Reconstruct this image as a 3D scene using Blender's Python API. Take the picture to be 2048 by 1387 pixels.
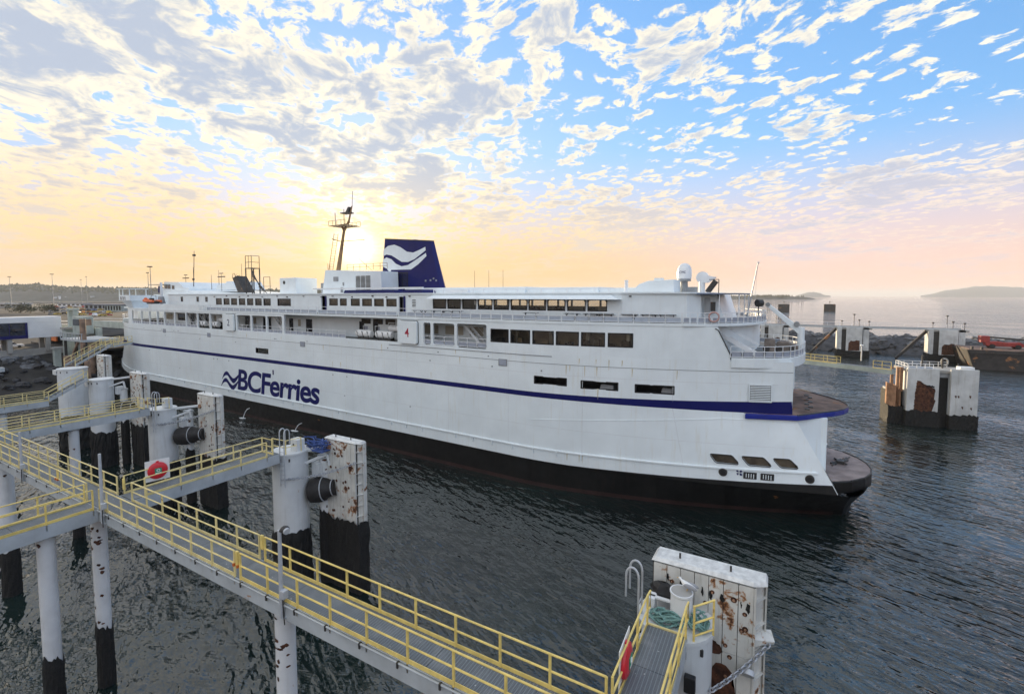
import bpy, bmesh, math, random
from mathutils import Vector, Matrix
R = math.radians
scene = bpy.context.scene
for o in list(bpy.data.objects):
    bpy.data.objects.remove(o, do_unlink=True)
COL = scene.collection

# ------------------------------------------------------------------ camera
EYE = 20.0                                   # metres above the water
YAW, PITCH, FPX = R(60.66), R(3.5), 940.0    # focal length in pixels of a 2048 wide frame
cd = bpy.data.cameras.new('camera'); cam = bpy.data.objects.new('camera', cd); COL.objects.link(cam)
cd.sensor_fit = 'HORIZONTAL'; cd.sensor_width = 36.0; cd.lens = 36.0 * FPX / 2048.0
cd.shift_y = -(693.5 - 648.5) / 2048.0
cd.clip_start = 0.2; cd.clip_end = 90000.0
FH = Vector((-math.cos(YAW), math.sin(YAW), 0.0)); RT = Vector((math.sin(YAW), math.cos(YAW), 0.0))
fwd = FH * math.cos(PITCH) - Vector((0, 0, 1)) * math.sin(PITCH)
cam.location = (0, 0, EYE)
cam.rotation_euler = fwd.to_track_quat('-Z', 'Y').to_euler()
scene.camera = cam

# ------------------------------------------------------------------ node helpers
class NT:
    def __init__(s, nt): s.nt = nt; s.n = nt.nodes; s.l = nt.links
    def put(s, sock, val):
        if val is None: return
        if isinstance(val, bpy.types.NodeSocket): s.l.new(val, sock)
        else:
            try: sock.default_value = val
            except Exception:
                sock.default_value = (val[0], val[1], val[2], 1.0)
    def new(s, typ, ins=None, **props):
        nd = s.n.new(typ)
        for k, v in props.items(): setattr(nd, k, v)
        for k, v in (ins or {}).items(): s.put(nd.inputs[k], v)
        return nd
    def m(s, op, a, b=None, c=None, clamp=False):
        nd = s.n.new('ShaderNodeMath'); nd.operation = op; nd.use_clamp = clamp
        s.put(nd.inputs[0], a); s.put(nd.inputs[1], b); s.put(nd.inputs[2], c)
        return nd.outputs[0]
    def vm(s, op, a, b=None, out=0):
        nd = s.n.new('ShaderNodeVectorMath'); nd.operation = op
        s.put(nd.inputs[0], a)
        if b is not None: s.put(nd.inputs[1], b)
        return nd.outputs[out]
    def ss(s, v, lo, hi, a=0.0, b=1.0):
        nd = s.n.new('ShaderNodeMapRange'); nd.interpolation_type = 'SMOOTHSTEP'
        for i, x in enumerate((v, lo, hi, a, b)): s.put(nd.inputs[i], x)
        return nd.outputs[0]
    def mix(s, f, a, b, mode='MIX'):
        nd = s.n.new('ShaderNodeMix'); nd.data_type = 'RGBA'; nd.blend_type = mode
        s.put(nd.inputs[0], f)
        for i, x in ((6, a), (7, b)):
            if isinstance(x, bpy.types.NodeSocket): s.l.new(x, nd.inputs[i])
            else: nd.inputs[i].default_value = (x[0], x[1], x[2], 1.0)
        return nd.outputs[2]
    def noise(s, vec, scale, detail=3.0, rough=0.5, dist=0.0, out=0, dims='3D'):
        nd = s.n.new('ShaderNodeTexNoise'); nd.noise_dimensions = dims
        s.put(nd.inputs['Vector'], vec)
        nd.inputs['Scale'].default_value = scale; nd.inputs['Detail'].default_value = detail
        nd.inputs['Roughness'].default_value = rough; nd.inputs['Distortion'].default_value = dist
        return nd.outputs[out]
    def comb(s, x, y, z=0.0):
        nd = s.n.new('ShaderNodeCombineXYZ')
        for i, v in enumerate((x, y, z)): s.put(nd.inputs[i], v)
        return nd.outputs[0]

# ------------------------------------------------------------------ sun and sky
EXPO = 3.0        # exposed for the shaded side of the ferry
SKYK = 0.15
SUN_T = (715 - 1024) / FPX
sun_h = (RT * SUN_T + FH).normalized()               # horizontal direction towards the sun
SUN_EL = R(5.4)
sun_dir = sun_h * math.cos(SUN_EL) + Vector((0, 0, 1)) * math.sin(SUN_EL)
SUN_AZ = math.atan2(sun_h.x, sun_h.y)                # clockwise from +Y
perp = Vector((sun_h.y, -sun_h.x, 0.0))              # to the right of the sun

world = bpy.data.worlds.new('World'); scene.world = world; world.use_nodes = True
w = NT(world.node_tree); w.n.clear()
tc = w.new('ShaderNodeTexCoord').outputs['Generated']
dirn = w.vm('NORMALIZE', tc)
sep = w.new('ShaderNodeSeparateXYZ', {0: dirn}).outputs
hz = w.m('MAXIMUM', sep[2], 0.0)
sky = w.new('ShaderNodeTexSky', sky_type='NISHITA', sun_disc=False, sun_elevation=SUN_EL, sun_rotation=SUN_AZ,
            air_density=1.0, dust_density=0.4, ozone_density=4.0, altitude=10.0).outputs[0]
cs = w.vm('DOT_PRODUCT', dirn, tuple(sun_dir), 1)    # cosine of the angle to the sun
side_ = w.vm('DOT_PRODUCT', dirn, tuple(perp), 1)
along = w.vm('DOT_PRODUCT', dirn, tuple(sun_h), 1)
den = w.m('ADD', hz, 0.10)
u = w.m('DIVIDE', along, den); v = w.m('DIVIDE', side_, den)
pc = w.comb(w.m('MULTIPLY', u, 0.80), v, 0.0)
def scaled(vec, k):
    nd = w.new('ShaderNodeVectorMath', operation='SCALE'); w.put(nd.inputs[0], vec); nd.inputs[3].default_value = k; return nd.outputs[0]
def cen(sock): return w.m('SUBTRACT', sock, 0.5)
pw = w.vm('ADD', pc, scaled(w.vm('SUBTRACT', w.noise(pc, 3.0, 3.0, out=1, dims='2D'), (0.5, 0.5, 0.5)), 0.22))
big = cen(w.noise(w.vm('ADD', pc, (3.1, 7.7, 0.0)), 0.95, 2.0, 0.5, dims='2D'))
mid = cen(w.noise(w.vm('ADD', pw, (1.3, 0.4, 0.0)), 4.4, 3.0, 0.5, dims='2D'))
puf = cen(w.noise(w.vm('ADD', pw, (5.2, 2.9, 0.0)), 17.0, 7.0, 0.66, dims='2D'))
vor = w.new('ShaderNodeTexVoronoi', {'Vector': w.vm('ADD', pc, scaled(w.noise(pc, 12.0, 4.0, 0.6, out=1, dims='2D'), 0.09))}, feature='SMOOTH_F1', voronoi_dimensions='2D')
vor.inputs['Scale'].default_value = 11.5; vor.inputs['Smoothness'].default_value = 0.35
cell = w.m('SUBTRACT', 0.42, vor.outputs[0])          # rounded heaps
dens = w.m('ADD', w.m('ADD', w.m('MULTIPLY', big, 0.85), w.m('MULTIPLY', mid, 0.75)), w.m('MULTIPLY', puf, 0.75))
dens = w.m('ADD', dens, w.m('MULTIPLY', cell, 0.42))
dens = w.m('ADD', dens, w.m('MULTIPLY', w.m('ADD', side_, -0.25), -0.17))
mask = w.ss(dens, -0.09, 0.05)
thick = w.m('ADD', w.m('ADD', w.m('MULTIPLY', big, 1.0), w.m('MULTIPLY', mid, 0.95)), w.m('MULTIPLY', dens, 0.55))
core = w.ss(w.m('ADD', thick, w.m('MULTIPLY', puf, 0.55)), -0.02, 0.44)
low = w.ss(hz, 0.03, 0.30, 1.0, 0.0)
near = w.ss(cs, 0.62, 1.0)
glow = w.m('POWER', w.m('MAXIMUM', cs, 0.0), 1500.0)
glow2 = w.m('POWER', w.m('MAXIMUM', cs, 0.0), 60.0)
K = 1.0
away = w.ss(cs, -0.5, 0.7, 1.0, 0.0)  # clouds away from the sun, mostly unseen, brightened to light the hull
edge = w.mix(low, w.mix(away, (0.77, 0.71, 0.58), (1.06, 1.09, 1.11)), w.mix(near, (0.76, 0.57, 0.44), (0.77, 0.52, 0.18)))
grey = w.mix(low, (0.37, 0.42, 0.51), w.mix(near, (0.52, 0.48, 0.54), (0.70, 0.55, 0.38)))
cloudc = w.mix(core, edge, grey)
lowcol = w.mix(near, (0.78, 0.49, 0.37), (0.76, 0.44, 0.09))
skyc = w.mix(1.0, w.mix(1.0, sky, (SKYK, SKYK, SKYK), 'MULTIPLY'), (1.0 / EXPO, 1.0 / EXPO, 1.0 / EXPO), 'DIVIDE')
skyc = w.vm('MULTIPLY', w.vm('DIVIDE', skyc, w.vm('ADD', skyc, (0.55, 0.62, 0.72))), (0.70, 0.85, 1.17))   # photographic shoulder
skyc = w.mix(w.m('MULTIPLY', w.ss(hz, 0.0, 0.30, 1.0, 0.0), 0.9), skyc, lowcol)
mask = w.m('MULTIPLY', mask, w.ss(hz, 0.01, 0.13, 0.25, 1.0))
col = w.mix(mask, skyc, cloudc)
g = w.mix(1.0, (1.7, 1.40, 0.80), w.comb(glow, glow, glow), 'MULTIPLY')
g2 = w.mix(1.0, (0.13, 0.10, 0.04), w.comb(glow2, glow2, glow2), 'MULTIPLY')
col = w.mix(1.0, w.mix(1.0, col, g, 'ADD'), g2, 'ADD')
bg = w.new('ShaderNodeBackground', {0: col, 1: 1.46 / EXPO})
wo = w.new('ShaderNodeOutputWorld'); w.l.new(bg.outputs[0], wo.inputs[0])

sl = bpy.data.lights.new('sun', 'SUN'); sun = bpy.data.objects.new('sun', sl); COL.objects.link(sun)
sl.energy = 3.0; sl.angle = R(1.5); sl.color = (1.0, 0.78, 0.50)
sun.rotation_euler = sun_dir.to_track_quat('Z', 'Y').to_euler()
vs = scene.view_settings
vs.view_transform = 'Standard'; vs.look = 'None'; vs.exposure = math.log2(EXPO); vs.gamma = 1.0; vs.use_curve_mapping = False

# ------------------------------------------------------------------ materials
MATS = {}
def pos_node(t): return t.new('ShaderNodeNewGeometry').outputs['Position']
def mat(name, col, rough=0.5, metal=0.0, var=0.12, vscale=0.8, streak=0.0, rust=0.0, rscale=1.2, bump=0.0, bscale=8.0,
        dirt=(0.25, 0.22, 0.17), spec=0.5, coat=0.0):
    """plain painted / rough surface: slow tone variation, vertical run-off streaks, rust bleeding spots"""
    m = bpy.data.materials.new(name); m.use_nodes = True
    t = NT(m.node_tree); t.n.clear()
    p = pos_node(t)
    b = t.new('ShaderNodeBsdfPrincipled')
    n1 = t.noise(p, vscale, 4.0, 0.6)
    c = t.mix(t.ss(n1, 0.3, 0.7), tuple(x * (1 - var) for x in col), tuple(min(1, x * (1 + var * 0.6)) for x in col))
    if streak:
        ps = t.vm('MULTIPLY', p, (2.2, 2.2, 0.16))
        n2 = t.noise(ps, 1.5, 5.0, 0.65)
        c = t.mix(t.m('MULTIPLY', t.ss(n2, 0.52, 0.75), streak), c, dirt)
    if rust:
        n3 = t.noise(p, rscale, 6.0, 0.62, 0.4)
        thr = 0.74 - 0.22 * rust
        c = t.mix(t.ss(n3, thr - 0.05, thr + 0.02), c, (0.34, 0.15, 0.05))
        c = t.mix(t.ss(n3, thr, thr + 0.05), c, (0.075, 0.03, 0.018))
        pr = t.vm('MULTIPLY', p, (3.0, 3.0, 0.25))
        n4 = t.noise(pr, 1.2, 5.0, 0.6)
        c = t.mix(t.m('MULTIPLY', t.ss(n4, 0.62, 0.8), 0.55 * rust), c, (0.30, 0.14, 0.05))
    t.put(b.inputs['Base Color'], c)
    r = t.ss(t.noise(p, vscale * 3.1, 3.0, 0.6), 0.3, 0.7, max(0.02, rough - 0.08), min(1, rough + 0.08))
    t.put(b.inputs['Roughness'], r)
    b.inputs['Metallic'].default_value = metal
    b.inputs['Specular IOR Level'].default_value = spec
    if coat: b.inputs['Coat Weight'].default_value = coat
    if bump:
        bn = t.new('ShaderNodeBump', {'Strength': bump, 'Distance': 0.05, 'Height': t.noise(p, bscale, 4.0, 0.6)})
        t.l.new(bn.outputs[0], b.inputs['Normal'])
    o = t.new('ShaderNodeOutputMaterial'); t.l.new(b.outputs[0], o.inputs[0])
    MATS[name] = m
    return m

W_HULL = mat('ship white paint', (0.815, 0.875, 0.90), 0.36, var=0.06, vscale=0.25, streak=0.30, bump=0.30, bscale=0.55, dirt=(0.66, 0.62, 0.50))
W_SHIP = mat('superstructure white paint', (0.815, 0.875, 0.90), 0.42, var=0.05, vscale=0.5, streak=0.14, dirt=(0.52, 0.48, 0.40))
W_RAIL = mat('white rail paint', (0.82, 0.84, 0.86), 0.4, var=0.05)
BLUE = mat('navy blue paint', (0.003, 0.006, 0.105), 0.42, var=0.12, vscale=0.4, streak=0.04, dirt=(0.02, 0.025, 0.14), spec=0.3)
BLUE2 = mat('bright blue paint', (0.008, 0.022, 0.26), 0.4, var=0.12, vscale=0.8, rust=0.15)
BLACKH = mat('black hull paint', (0.009, 0.009, 0.009), 0.5, var=0.4, vscale=0.5, streak=0.35, rust=0.04, rscale=0.6, dirt=(0.028, 0.02, 0.016), spec=0.3)
REDH = mat('red boot topping', (0.030, 0.013, 0.011), 0.55, var=0.4, vscale=0.5, streak=0.4, dirt=(0.03, 0.02, 0.02))
RUSTD = mat('rusty car ramp', (0.20, 0.13, 0.10), 0.8, var=0.5, vscale=0.7, rust=0.55, rscale=0.5, bump=0.3, bscale=4)
APRON = mat('worn pinkish deck', (0.34, 0.27, 0.25), 0.75, var=0.3, vscale=0.6, rust=0.25, rscale=0.6)
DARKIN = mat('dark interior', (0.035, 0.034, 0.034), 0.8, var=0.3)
CREAM = mat('interior cream panel', (0.42, 0.38, 0.31), 0.7, var=0.15)
DECKG = mat('grey deck paint', (0.16, 0.17, 0.17), 0.7, var=0.25, vscale=1.0)
BLKR = mat('black gasket', (0.014, 0.014, 0.016), 0.5, var=0.1)
LINE = mat('shadowed seam', (0.20, 0.21, 0.23), 0.6, var=0.1)
GREYB = mat('grey steel box', (0.30, 0.31, 0.32), 0.55, var=0.2)
DKMET = mat('dark steel fitting', (0.045, 0.042, 0.040), 0.5, var=0.3, rust=0.2)
BRONZE = mat('brown steel mast', (0.36, 0.22, 0.11), 0.55, var=0.25)
RAFT = mat('white raft canister', (0.82, 0.82, 0.81), 0.35, var=0.06, vscale=2.0, streak=0.1)
ORANGE = mat('orange rescue boat', (0.75, 0.14, 0.03), 0.4, var=0.12)
REDNUM = mat('red number paint', (0.42, 0.02, 0.05), 0.45, var=0.05)
NAVNUM = mat('dark number paint', (0.05, 0.05, 0.12), 0.45, var=0.05)
CANVAS = mat('blue grey canopy', (0.16, 0.19, 0.27), 0.8, var=0.1)
WINCH = mat('weathered winch cover', (0.20, 0.17, 0.15), 0.8, var=0.35, vscale=1.5)
YEL = mat('yellow rail paint', (0.84, 0.64, 0.20), 0.42, var=0.18, vscale=2.5, rust=0.05, rscale=2.0, streak=0.12)
YEL2 = mat('faded yellow rail paint', (0.80, 0.66, 0.30), 0.45, var=0.2, vscale=2.0, rust=0.12, rscale=2.0, streak=0.15)
GIRD = mat('grey galvanised girder', (0.46, 0.49, 0.51), 0.5, metal=0.0, var=0.14, vscale=1.0, streak=0.15, rust=0.04, dirt=(0.3, 0.29, 0.27))
GALV = mat('galvanised pole', (0.50, 0.52, 0.55), 0.42, metal=0.15, var=0.12, vscale=3)
PILEW = mat('white pile paint', (0.66, 0.67, 0.68), 0.5, var=0.10, vscale=0.9, streak=0.22, rust=0.14, rscale=1.1)
PILER = mat('white pile paint with rust blisters', (0.66, 0.66, 0.65), 0.5, var=0.1, vscale=0.9, streak=0.2, rust=0.62, rscale=1.7)
DOLW = mat('white dolphin paint', (0.66, 0.68, 0.69), 0.5, var=0.10, vscale=0.6, streak=0.25, rust=0.10, rscale=0.9)
FEND = mat('fender slab paint', (0.64, 0.63, 0.59), 0.55, var=0.14, vscale=1.2, streak=0.5, rust=0.56, rscale=1.6, bump=0.15, bscale=3)
FENDF = mat('worn far dolphin paint', (0.56, 0.57, 0.57), 0.6, var=0.2, vscale=0.4, streak=0.45, rust=0.22, rscale=0.28)
GROW = mat('mussel growth', (0.010, 0.0095, 0.009), 0.8, var=0.5, vscale=4, bump=0.8, bscale=14)
RUBB = mat('black rubber fender', (0.022, 0.020, 0.020), 0.65, var=0.25, vscale=2)
RUSTM = mat('rust', (0.085, 0.032, 0.016), 0.9, var=0.75, vscale=3.5, rust=0.25, rscale=4)
RUSTP = mat('orange rusty steel', (0.36, 0.20, 0.12), 0.85, var=0.4, vscale=1.0, rust=0.3)
CHAIN = mat('galvanised chain', (0.40, 0.42, 0.46), 0.4, metal=0.5, var=0.2, vscale=8)
ROPE = mat('teal rope', (0.20, 0.36, 0.34), 0.85, var=0.25, vscale=10, bump=0.4, bscale=60)
ROPEB = mat('blue rope net', (0.07, 0.12, 0.33), 0.85, var=0.4, vscale=6)
RED = mat('red lifebuoy cover', (0.62, 0.015, 0.03), 0.38, var=0.08, vscale=3, coat=0.3)
WBOARD = mat('white board', (0.80, 0.80, 0.79), 0.45, var=0.05)
GREEN = mat('green label', (0.02, 0.28, 0.17), 0.5, var=0.05)
OLIFT = mat('orange latch', (0.62, 0.16, 0.03), 0.5, var=0.15)
ROCK = mat('breakwater rock', (0.15, 0.155, 0.165), 0.9, var=0.55, vscale=0.5, bump=0.6, bscale=3)
ROCKD = mat('wet dark rock', (0.045, 0.045, 0.05), 0.7, var=0.6, vscale=0.6, bump=0.6, bscale=3)
MUD = mat('dark tidal bank', (0.026, 0.024, 0.022), 0.8, var=0.5, vscale=0.25, bump=0.5, bscale=2)
ASPH = mat('terminal asphalt', (0.065, 0.066, 0.07), 0.97, var=0.45, vscale=0.06, spec=0.1)
CONC = mat('concrete', (0.36, 0.35, 0.33), 0.8, var=0.2, vscale=0.4, streak=0.2)
GREENP = mat('pale green steel paint', (0.40, 0.45, 0.42), 0.55, var=0.2, vscale=0.6, streak=0.25, rust=0.1)
PAINTW = mat('white cladding', (0.76, 0.77, 0.78), 0.5, var=0.06, vscale=0.3)
BARGE = mat('dark barge steel', (0.030, 0.026, 0.025), 0.6, var=0.4, vscale=0.5, rust=0.4, rscale=0.3)
REDT = mat('red machine paint', (0.30, 0.035, 0.03), 0.5, var=0.3, vscale=1.5)
TYRE = mat('tyre rubber', (0.02, 0.02, 0.02), 0.8, var=0.2)
WOOD = mat('weathered timber', (0.30, 0.20, 0.14), 0.85, var=0.4, vscale=1.0, streak=0.4, dirt=(0.10, 0.07, 0.05))
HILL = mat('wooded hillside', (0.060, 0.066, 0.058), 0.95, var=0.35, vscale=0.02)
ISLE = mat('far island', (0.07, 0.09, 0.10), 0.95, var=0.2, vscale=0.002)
LEAF = mat('dark foliage', (0.055, 0.065, 0.030), 0.85, var=0.5, vscale=0.6)
BARK = mat('bark', (0.10, 0.07, 0.05), 0.9, var=0.3)
GULLW = mat('gull white', (0.80, 0.79, 0.76), 0.7, var=0.05)
GULLG = mat('gull grey', (0.30, 0.31, 0.34), 0.7, var=0.1)
BEAK = mat('beak yellow', (0.7, 0.4, 0.05), 0.5)
SPRAY = mat('white water', (0.75, 0.78, 0.80), 0.4, var=0.1)
TBL = mat('picnic table timber', (0.12, 0.13, 0.15), 0.7, var=0.2)

def glass(name, tint, rough=0.06):
    m = bpy.data.materials.new(name); m.use_nodes = True
    t = NT(m.node_tree); b = t.n['Principled BSDF']
    p = pos_node(t)
    c = t.mix(t.ss(t.noise(p, 0.9, 3.0, 0.6), 0.35, 0.65), tuple(x * 0.35 for x in tint), tint)
    t.put(b.inputs['Base Color'], c)
    b.inputs['Roughness'].default_value = rough
    b.inputs['Specular IOR Level'].default_value = 0.5
    return m
PANE = glass('bronze tinted pane', (0.085, 0.065, 0.040))
PANED = glass('dark pane', (0.022, 0.022, 0.024))
PANEB = glass('blue dark glazing', (0.020, 0.030, 0.055))
MESHP = mat('grey rail infill panel', (0.33, 0.36, 0.43), 0.5, var=0.15, vscale=1.5)
MESHW = mat('pale rail infill panel', (0.42, 0.47, 0.55), 0.5, var=0.12, vscale=1.2)

def clear_glass():
    m = bpy.data.materials.new('clear saloon glass'); m.use_nodes = True
    t = NT(m.node_tree); t.n.clear()
    tr = t.new('ShaderNodeBsdfTransparent', {'Color': (0.62, 0.56, 0.46)})
    gl = t.new('ShaderNodeBsdfGlossy', {'Color': (1, 1, 1), 'Roughness': 0.02})
    fr = t.new('ShaderNodeFresnel', {'IOR': 1.5})
    mx = t.new('ShaderNodeMixShader', {0: fr.outputs[0], 1: tr.outputs[0], 2: gl.outputs[0]})
    o = t.new('ShaderNodeOutputMaterial'); t.l.new(mx.outputs[0], o.inputs[0])
    return m
CLEAR = clear_glass()

def grating():
    m = bpy.data.materials.new('steel bar grating'); m.use_nodes = True
    t = NT(m.node_tree); t.n.clear(); p = pos_node(t)
    s = t.new('ShaderNodeSeparateXYZ', {0: p}).outputs
    def bars(x, per, duty): 
        return t.ss(t.m('ABSOLUTE', t.m('SUBTRACT', t.m('FRACT', t.m('DIVIDE', x, per)), 0.5)), duty, duty + 0.08)
    a = t.m('MAXIMUM', bars(s[0], 0.10, 0.36), bars(s[1], 0.04, 0.24))
    n = t.noise(p, 1.3, 5.0, 0.65)
    c = t.mix(a, (0.055, 0.065, 0.075), (0.22, 0.245, 0.27))
    c = t.mix(t.m('MULTIPLY', t.ss(n, 0.45, 0.75), 0.35), c, (0.36, 0.37, 0.37))
    sp = t.noise(p, 9.0, 2.0, 0.5)
    c = t.mix(t.ss(sp, 0.72, 0.76), c, (0.6, 0.6, 0.58))
    b = t.new('ShaderNodeBsdfPrincipled', {'Base Color': c, 'Roughness': 0.6})
    bn = t.new('ShaderNodeBump', {'Strength': 0.5, 'Distance': 0.02, 'Height': a}); t.l.new(bn.outputs[0], b.inputs['Normal'])
    o = t.new('ShaderNodeOutputMaterial'); t.l.new(b.outputs[0], o.inputs[0])
    return m
GRATE = grating()

def water_mat():
    m = bpy.data.materials.new('harbour water'); m.use_nodes = True
    t = NT(m.node_tree); t.n.clear(); p = pos_node(t)
    # wind direction: crests roughly along the view's left-right
    rot = t.new('ShaderNodeVectorRotate', {'Vector': p, 'Angle': R(24)}, rotation_type='Z_AXIS').outputs[0]
    pa = t.vm('MULTIPLY', rot, (0.40, 1.0, 1.0))
    rot2 = t.new('ShaderNodeVectorRotate', {'Vector': p, 'Angle': R(-12)}, rotation_type='Z_AXIS').outputs[0]
    pb = t.vm('MULTIPLY', rot2, (0.42, 1.0, 1.0))
    w1 = t.noise(pb, 0.26, 2.0, 0.45, 0.1)
    w2 = t.noise(pa, 1.25, 2.0, 0.5, 0.15)
    w3 = t.noise(t.vm('ADD', pb, (9.0, 4.0, 0.0)), 3.4, 2.0, 0.5, 0.1)
    big_ = t.noise(t.vm('MULTIPLY', rot, (0.35, 1.0, 1.0)), 0.04, 4.0, 0.62)
    calm = t.ss(big_, 0.38, 0.62, 0.28, 1.1)
    h = t.m('ADD', t.m('ADD', t.m('MULTIPLY', w1, 0.60), t.m('MULTIPLY', w2, 0.58)), t.m('MULTIPLY', w3, 0.07))
    bn = t.new('ShaderNodeBump', {'Strength': calm, 'Distance': 0.9, 'Height': h})
    c = t.mix(t.ss(t.noise(p, 0.05, 3.0, 0.6), 0.35, 0.65), (0.006, 0.010, 0.010), (0.010, 0.020, 0.018))
    b = t.new('ShaderNodeBsdfPrincipled', {'Base Color': c, 'Roughness': 0.03, 'IOR': 1.75, 'Normal': bn.outputs[0]})
    o = t.new('ShaderNodeOutputMaterial'); t.l.new(b.outputs[0], o.inputs[0])
    return m
WATER = water_mat()

# ------------------------------------------------------------------ mesh helpers
class MB:
    def __init__(s): s.v = []; s.f = []
    def quad(s, a, b, c, d):
        i = len(s.v); s.v += [tuple(a), tuple(b), tuple(c), tuple(d)]; s.f.append((i, i + 1, i + 2, i + 3)); return s
    def box(s, x0, x1, y0, y1, z0, z1):
        i = len(s.v)
        s.v += [(x0, y0, z0), (x1, y0, z0), (x1, y1, z0), (x0, y1, z0), (x0, y0, z1), (x1, y0, z1), (x1, y1, z1), (x0, y1, z1)]
        s.f += [tuple(i + k for k in q) for q in ((0, 3, 2, 1), (4, 5, 6, 7), (0, 1, 5, 4), (1, 2, 6, 5), (2, 3, 7, 6), (3, 0, 4, 7))]
        return s
    def hexa(s, b, t):
        """eight corners: bottom ring b, top ring t (counter clockwise from above)"""
        i = len(s.v); s.v += [tuple(q) for q in b] + [tuple(q) for q in t]; n = len(b)
        s.f.append(tuple(i + k for k in reversed(range(n)))); s.f.append(tuple(i + n + k for k in range(n)))
        for k in range(n): s.f.append((i + k, i + (k + 1) % n, i + n + (k + 1) % n, i + n + k))
        return s
    def prism(s, poly, z0, z1): return s.hexa([(x, y, z0) for x, y in poly], [(x, y, z1) for x, y in poly])
    def prismy(s, poly, y0, y1):
        """polygon in x,z pushed from y0 to y1"""
        return s.hexa([(x, y1, z) for x, z in poly], [(x, y0, z) for x, z in poly])
    def prismx(s, poly, x0, x1): return s.hexa([(x0, y, z) for y, z in poly], [(x1, y, z) for y, z in poly])
    def cyl(s, p0, p1, r0, r1=None, n=12, caps=True):
        r1 = r0 if r1 is None else r1
        p0 = Vector(p0); p1 = Vector(p1); d = (p1 - p0).normalized()
        a = d.cross(Vector((0, 0, 1)))
        if a.length < 1e-4: a = Vector((1, 0, 0))
        a.normalize(); b = d.cross(a); i = len(s.v)
        for p, r in ((p0, r0), (p1, r1)):
            for k in range(n):
                t = 2 * math.pi * k / n; s.v.append(tuple(p + a * (r * math.cos(t)) + b * (r * math.sin(t))))
        for k in range(n): s.f.append((i + k, i + (k + 1) % n, i + n + (k + 1) % n, i + n + k))
        if caps: s.f.append(tuple(i + k for k in reversed(range(n)))); s.f.append(tuple(i + n + k for k in range(n)))
        return s
    def bar(s, p0, p1, w, h=None):
        """rectangular bar between two points"""
        h = w if h is None else h
        p0 = Vector(p0); p1 = Vector(p1); d = (p1 - p0).normalized()
        a = d.cross(Vector((0, 0, 1)))
        if a.length < 1e-4: a = Vector((1, 0, 0))
        a.normalize(); b = a.cross(d); a *= w / 2; b *= h / 2
        return s.hexa([p0 - a - b, p0 + a - b, p0 + a + b, p0 - a + b], [p1 - a - b, p1 + a - b, p1 + a + b, p1 - a + b])
    def tube(s, pts, r, n=6, closed=False):
        pts = [Vector(p) for p in pts]; m = len(pts); i = len(s.v)
        for j, p in enumerate(pts):
            if closed: d = pts[(j + 1) % m] - pts[j - 1]
            else: d = pts[min(j + 1, m - 1)] - pts[max(j - 1, 0)]
            d.normalize(); a = d.cross(Vector((0, 0, 1)))
            if a.length < 1e-3: a = Vector((1, 0, 0))
            a.normalize(); b = d.cross(a)
            for k in range(n):
                t = 2 * math.pi * k / n; s.v.append(tuple(p + a * (r * math.cos(t)) + b * (r * math.sin(t))))
        for j in range(m if closed else m - 1):
            j2 = (j + 1) % m
            for k in range(n): s.f.append((i + j * n + k, i + j * n + (k + 1) % n, i + j2 * n + (k + 1) % n, i + j2 * n + k))
        if not closed: s.f.append(tuple(i + k for k in reversed(range(n)))); s.f.append(tuple(i + (m - 1) * n + k for k in range(n)))
        return s
    def lathe(s, prof, c, n=16):
        """profile of (r, z) round a vertical axis through c"""
        i = len(s.v); m = len(prof)
        for r, z in prof:
            for k in range(n):
                t = 2 * math.pi * k / n; s.v.append((c[0] + r * math.cos(t), c[1] + r * math.sin(t), c[2] + z))
        for j in range(m - 1):
            for k in range(n): s.f.append((i + j * n + k, i + j * n + (k + 1) % n, i + (j + 1) * n + (k + 1) % n, i + (j + 1) * n + k))
        s.f.append(tuple(i + k for k in reversed(range(n)))); s.f.append(tuple(i + (m - 1) * n + k for k in range(n)))
        return s
    def ball(s, c, r, n=10, m=7, sq=(1, 1, 1)):
        return s.blob(c, r, sq, n, m)
    def blob(s, c, r, sq=(1, 1, 1), n=10, m=7, rnd=None, amp=0.0):
        i = len(s.v)
        for j in range(m + 1):
            ph = math.pi * j / m
            for k in range(n):
                t = 2 * math.pi * k / n; q = r * (1 + (rnd.uniform(-amp, amp) if rnd else 0))
                s.v.append((c[0] + q * sq[0] * math.sin(ph) * math.cos(t), c[1] + q * sq[1] * math.sin(ph) * math.sin(t), c[2] - q * sq[2] * math.cos(ph)))
        for j in range(m):
            for k in range(n): s.f.append((i + j * n + k, i + j * n + (k + 1) % n, i + (j + 1) * n + (k + 1) % n, i + (j + 1) * n + k))
        return s
    def mesh(s, name, m, smooth=False):
        me = bpy.data.meshes.new(name); me.from_pydata(s.v, [], s.f); me.update()
        bm = bmesh.new(); bm.from_mesh(me); bmesh.ops.recalc_face_normals(bm, faces=bm.faces); bm.to_mesh(me); bm.free()
        if smooth:
            me.shade_smooth()
            me.set_sharp_from_angle(angle=R(35))
        me.materials.append(m)
        return me
    def build(s, name, m, parent=None, smooth=False, bevel=0.0, loc=None):
        me = s.mesh(name, m, smooth)
        return link(name, me, parent, bevel, loc)
def link(name, me, parent=None, bevel=0.0, loc=None):
    o = bpy.data.objects.new(name, me); COL.objects.link(o)
    if parent is not None: o.parent = parent
    if loc is not None: o.location = loc
    if bevel:
        b = o.modifiers.new('bevel', 'BEVEL'); b.width = bevel; b.segments = 2; b.limit_method = 'ANGLE'
    return o
def thing(name, label, cat, loc=(0, 0, 0), rz=0.0, group=None):
    o = bpy.data.objects.new(name, None); COL.objects.link(o); o.empty_display_size = 0.5
    o.location = loc; o.rotation_euler = (0, 0, rz)
    return tag(o, label, cat, group)
def tag(o, label, cat, group=None):
    o['label'] = label; o['category'] = cat
    if group: o['group'] = group
    return o
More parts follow.
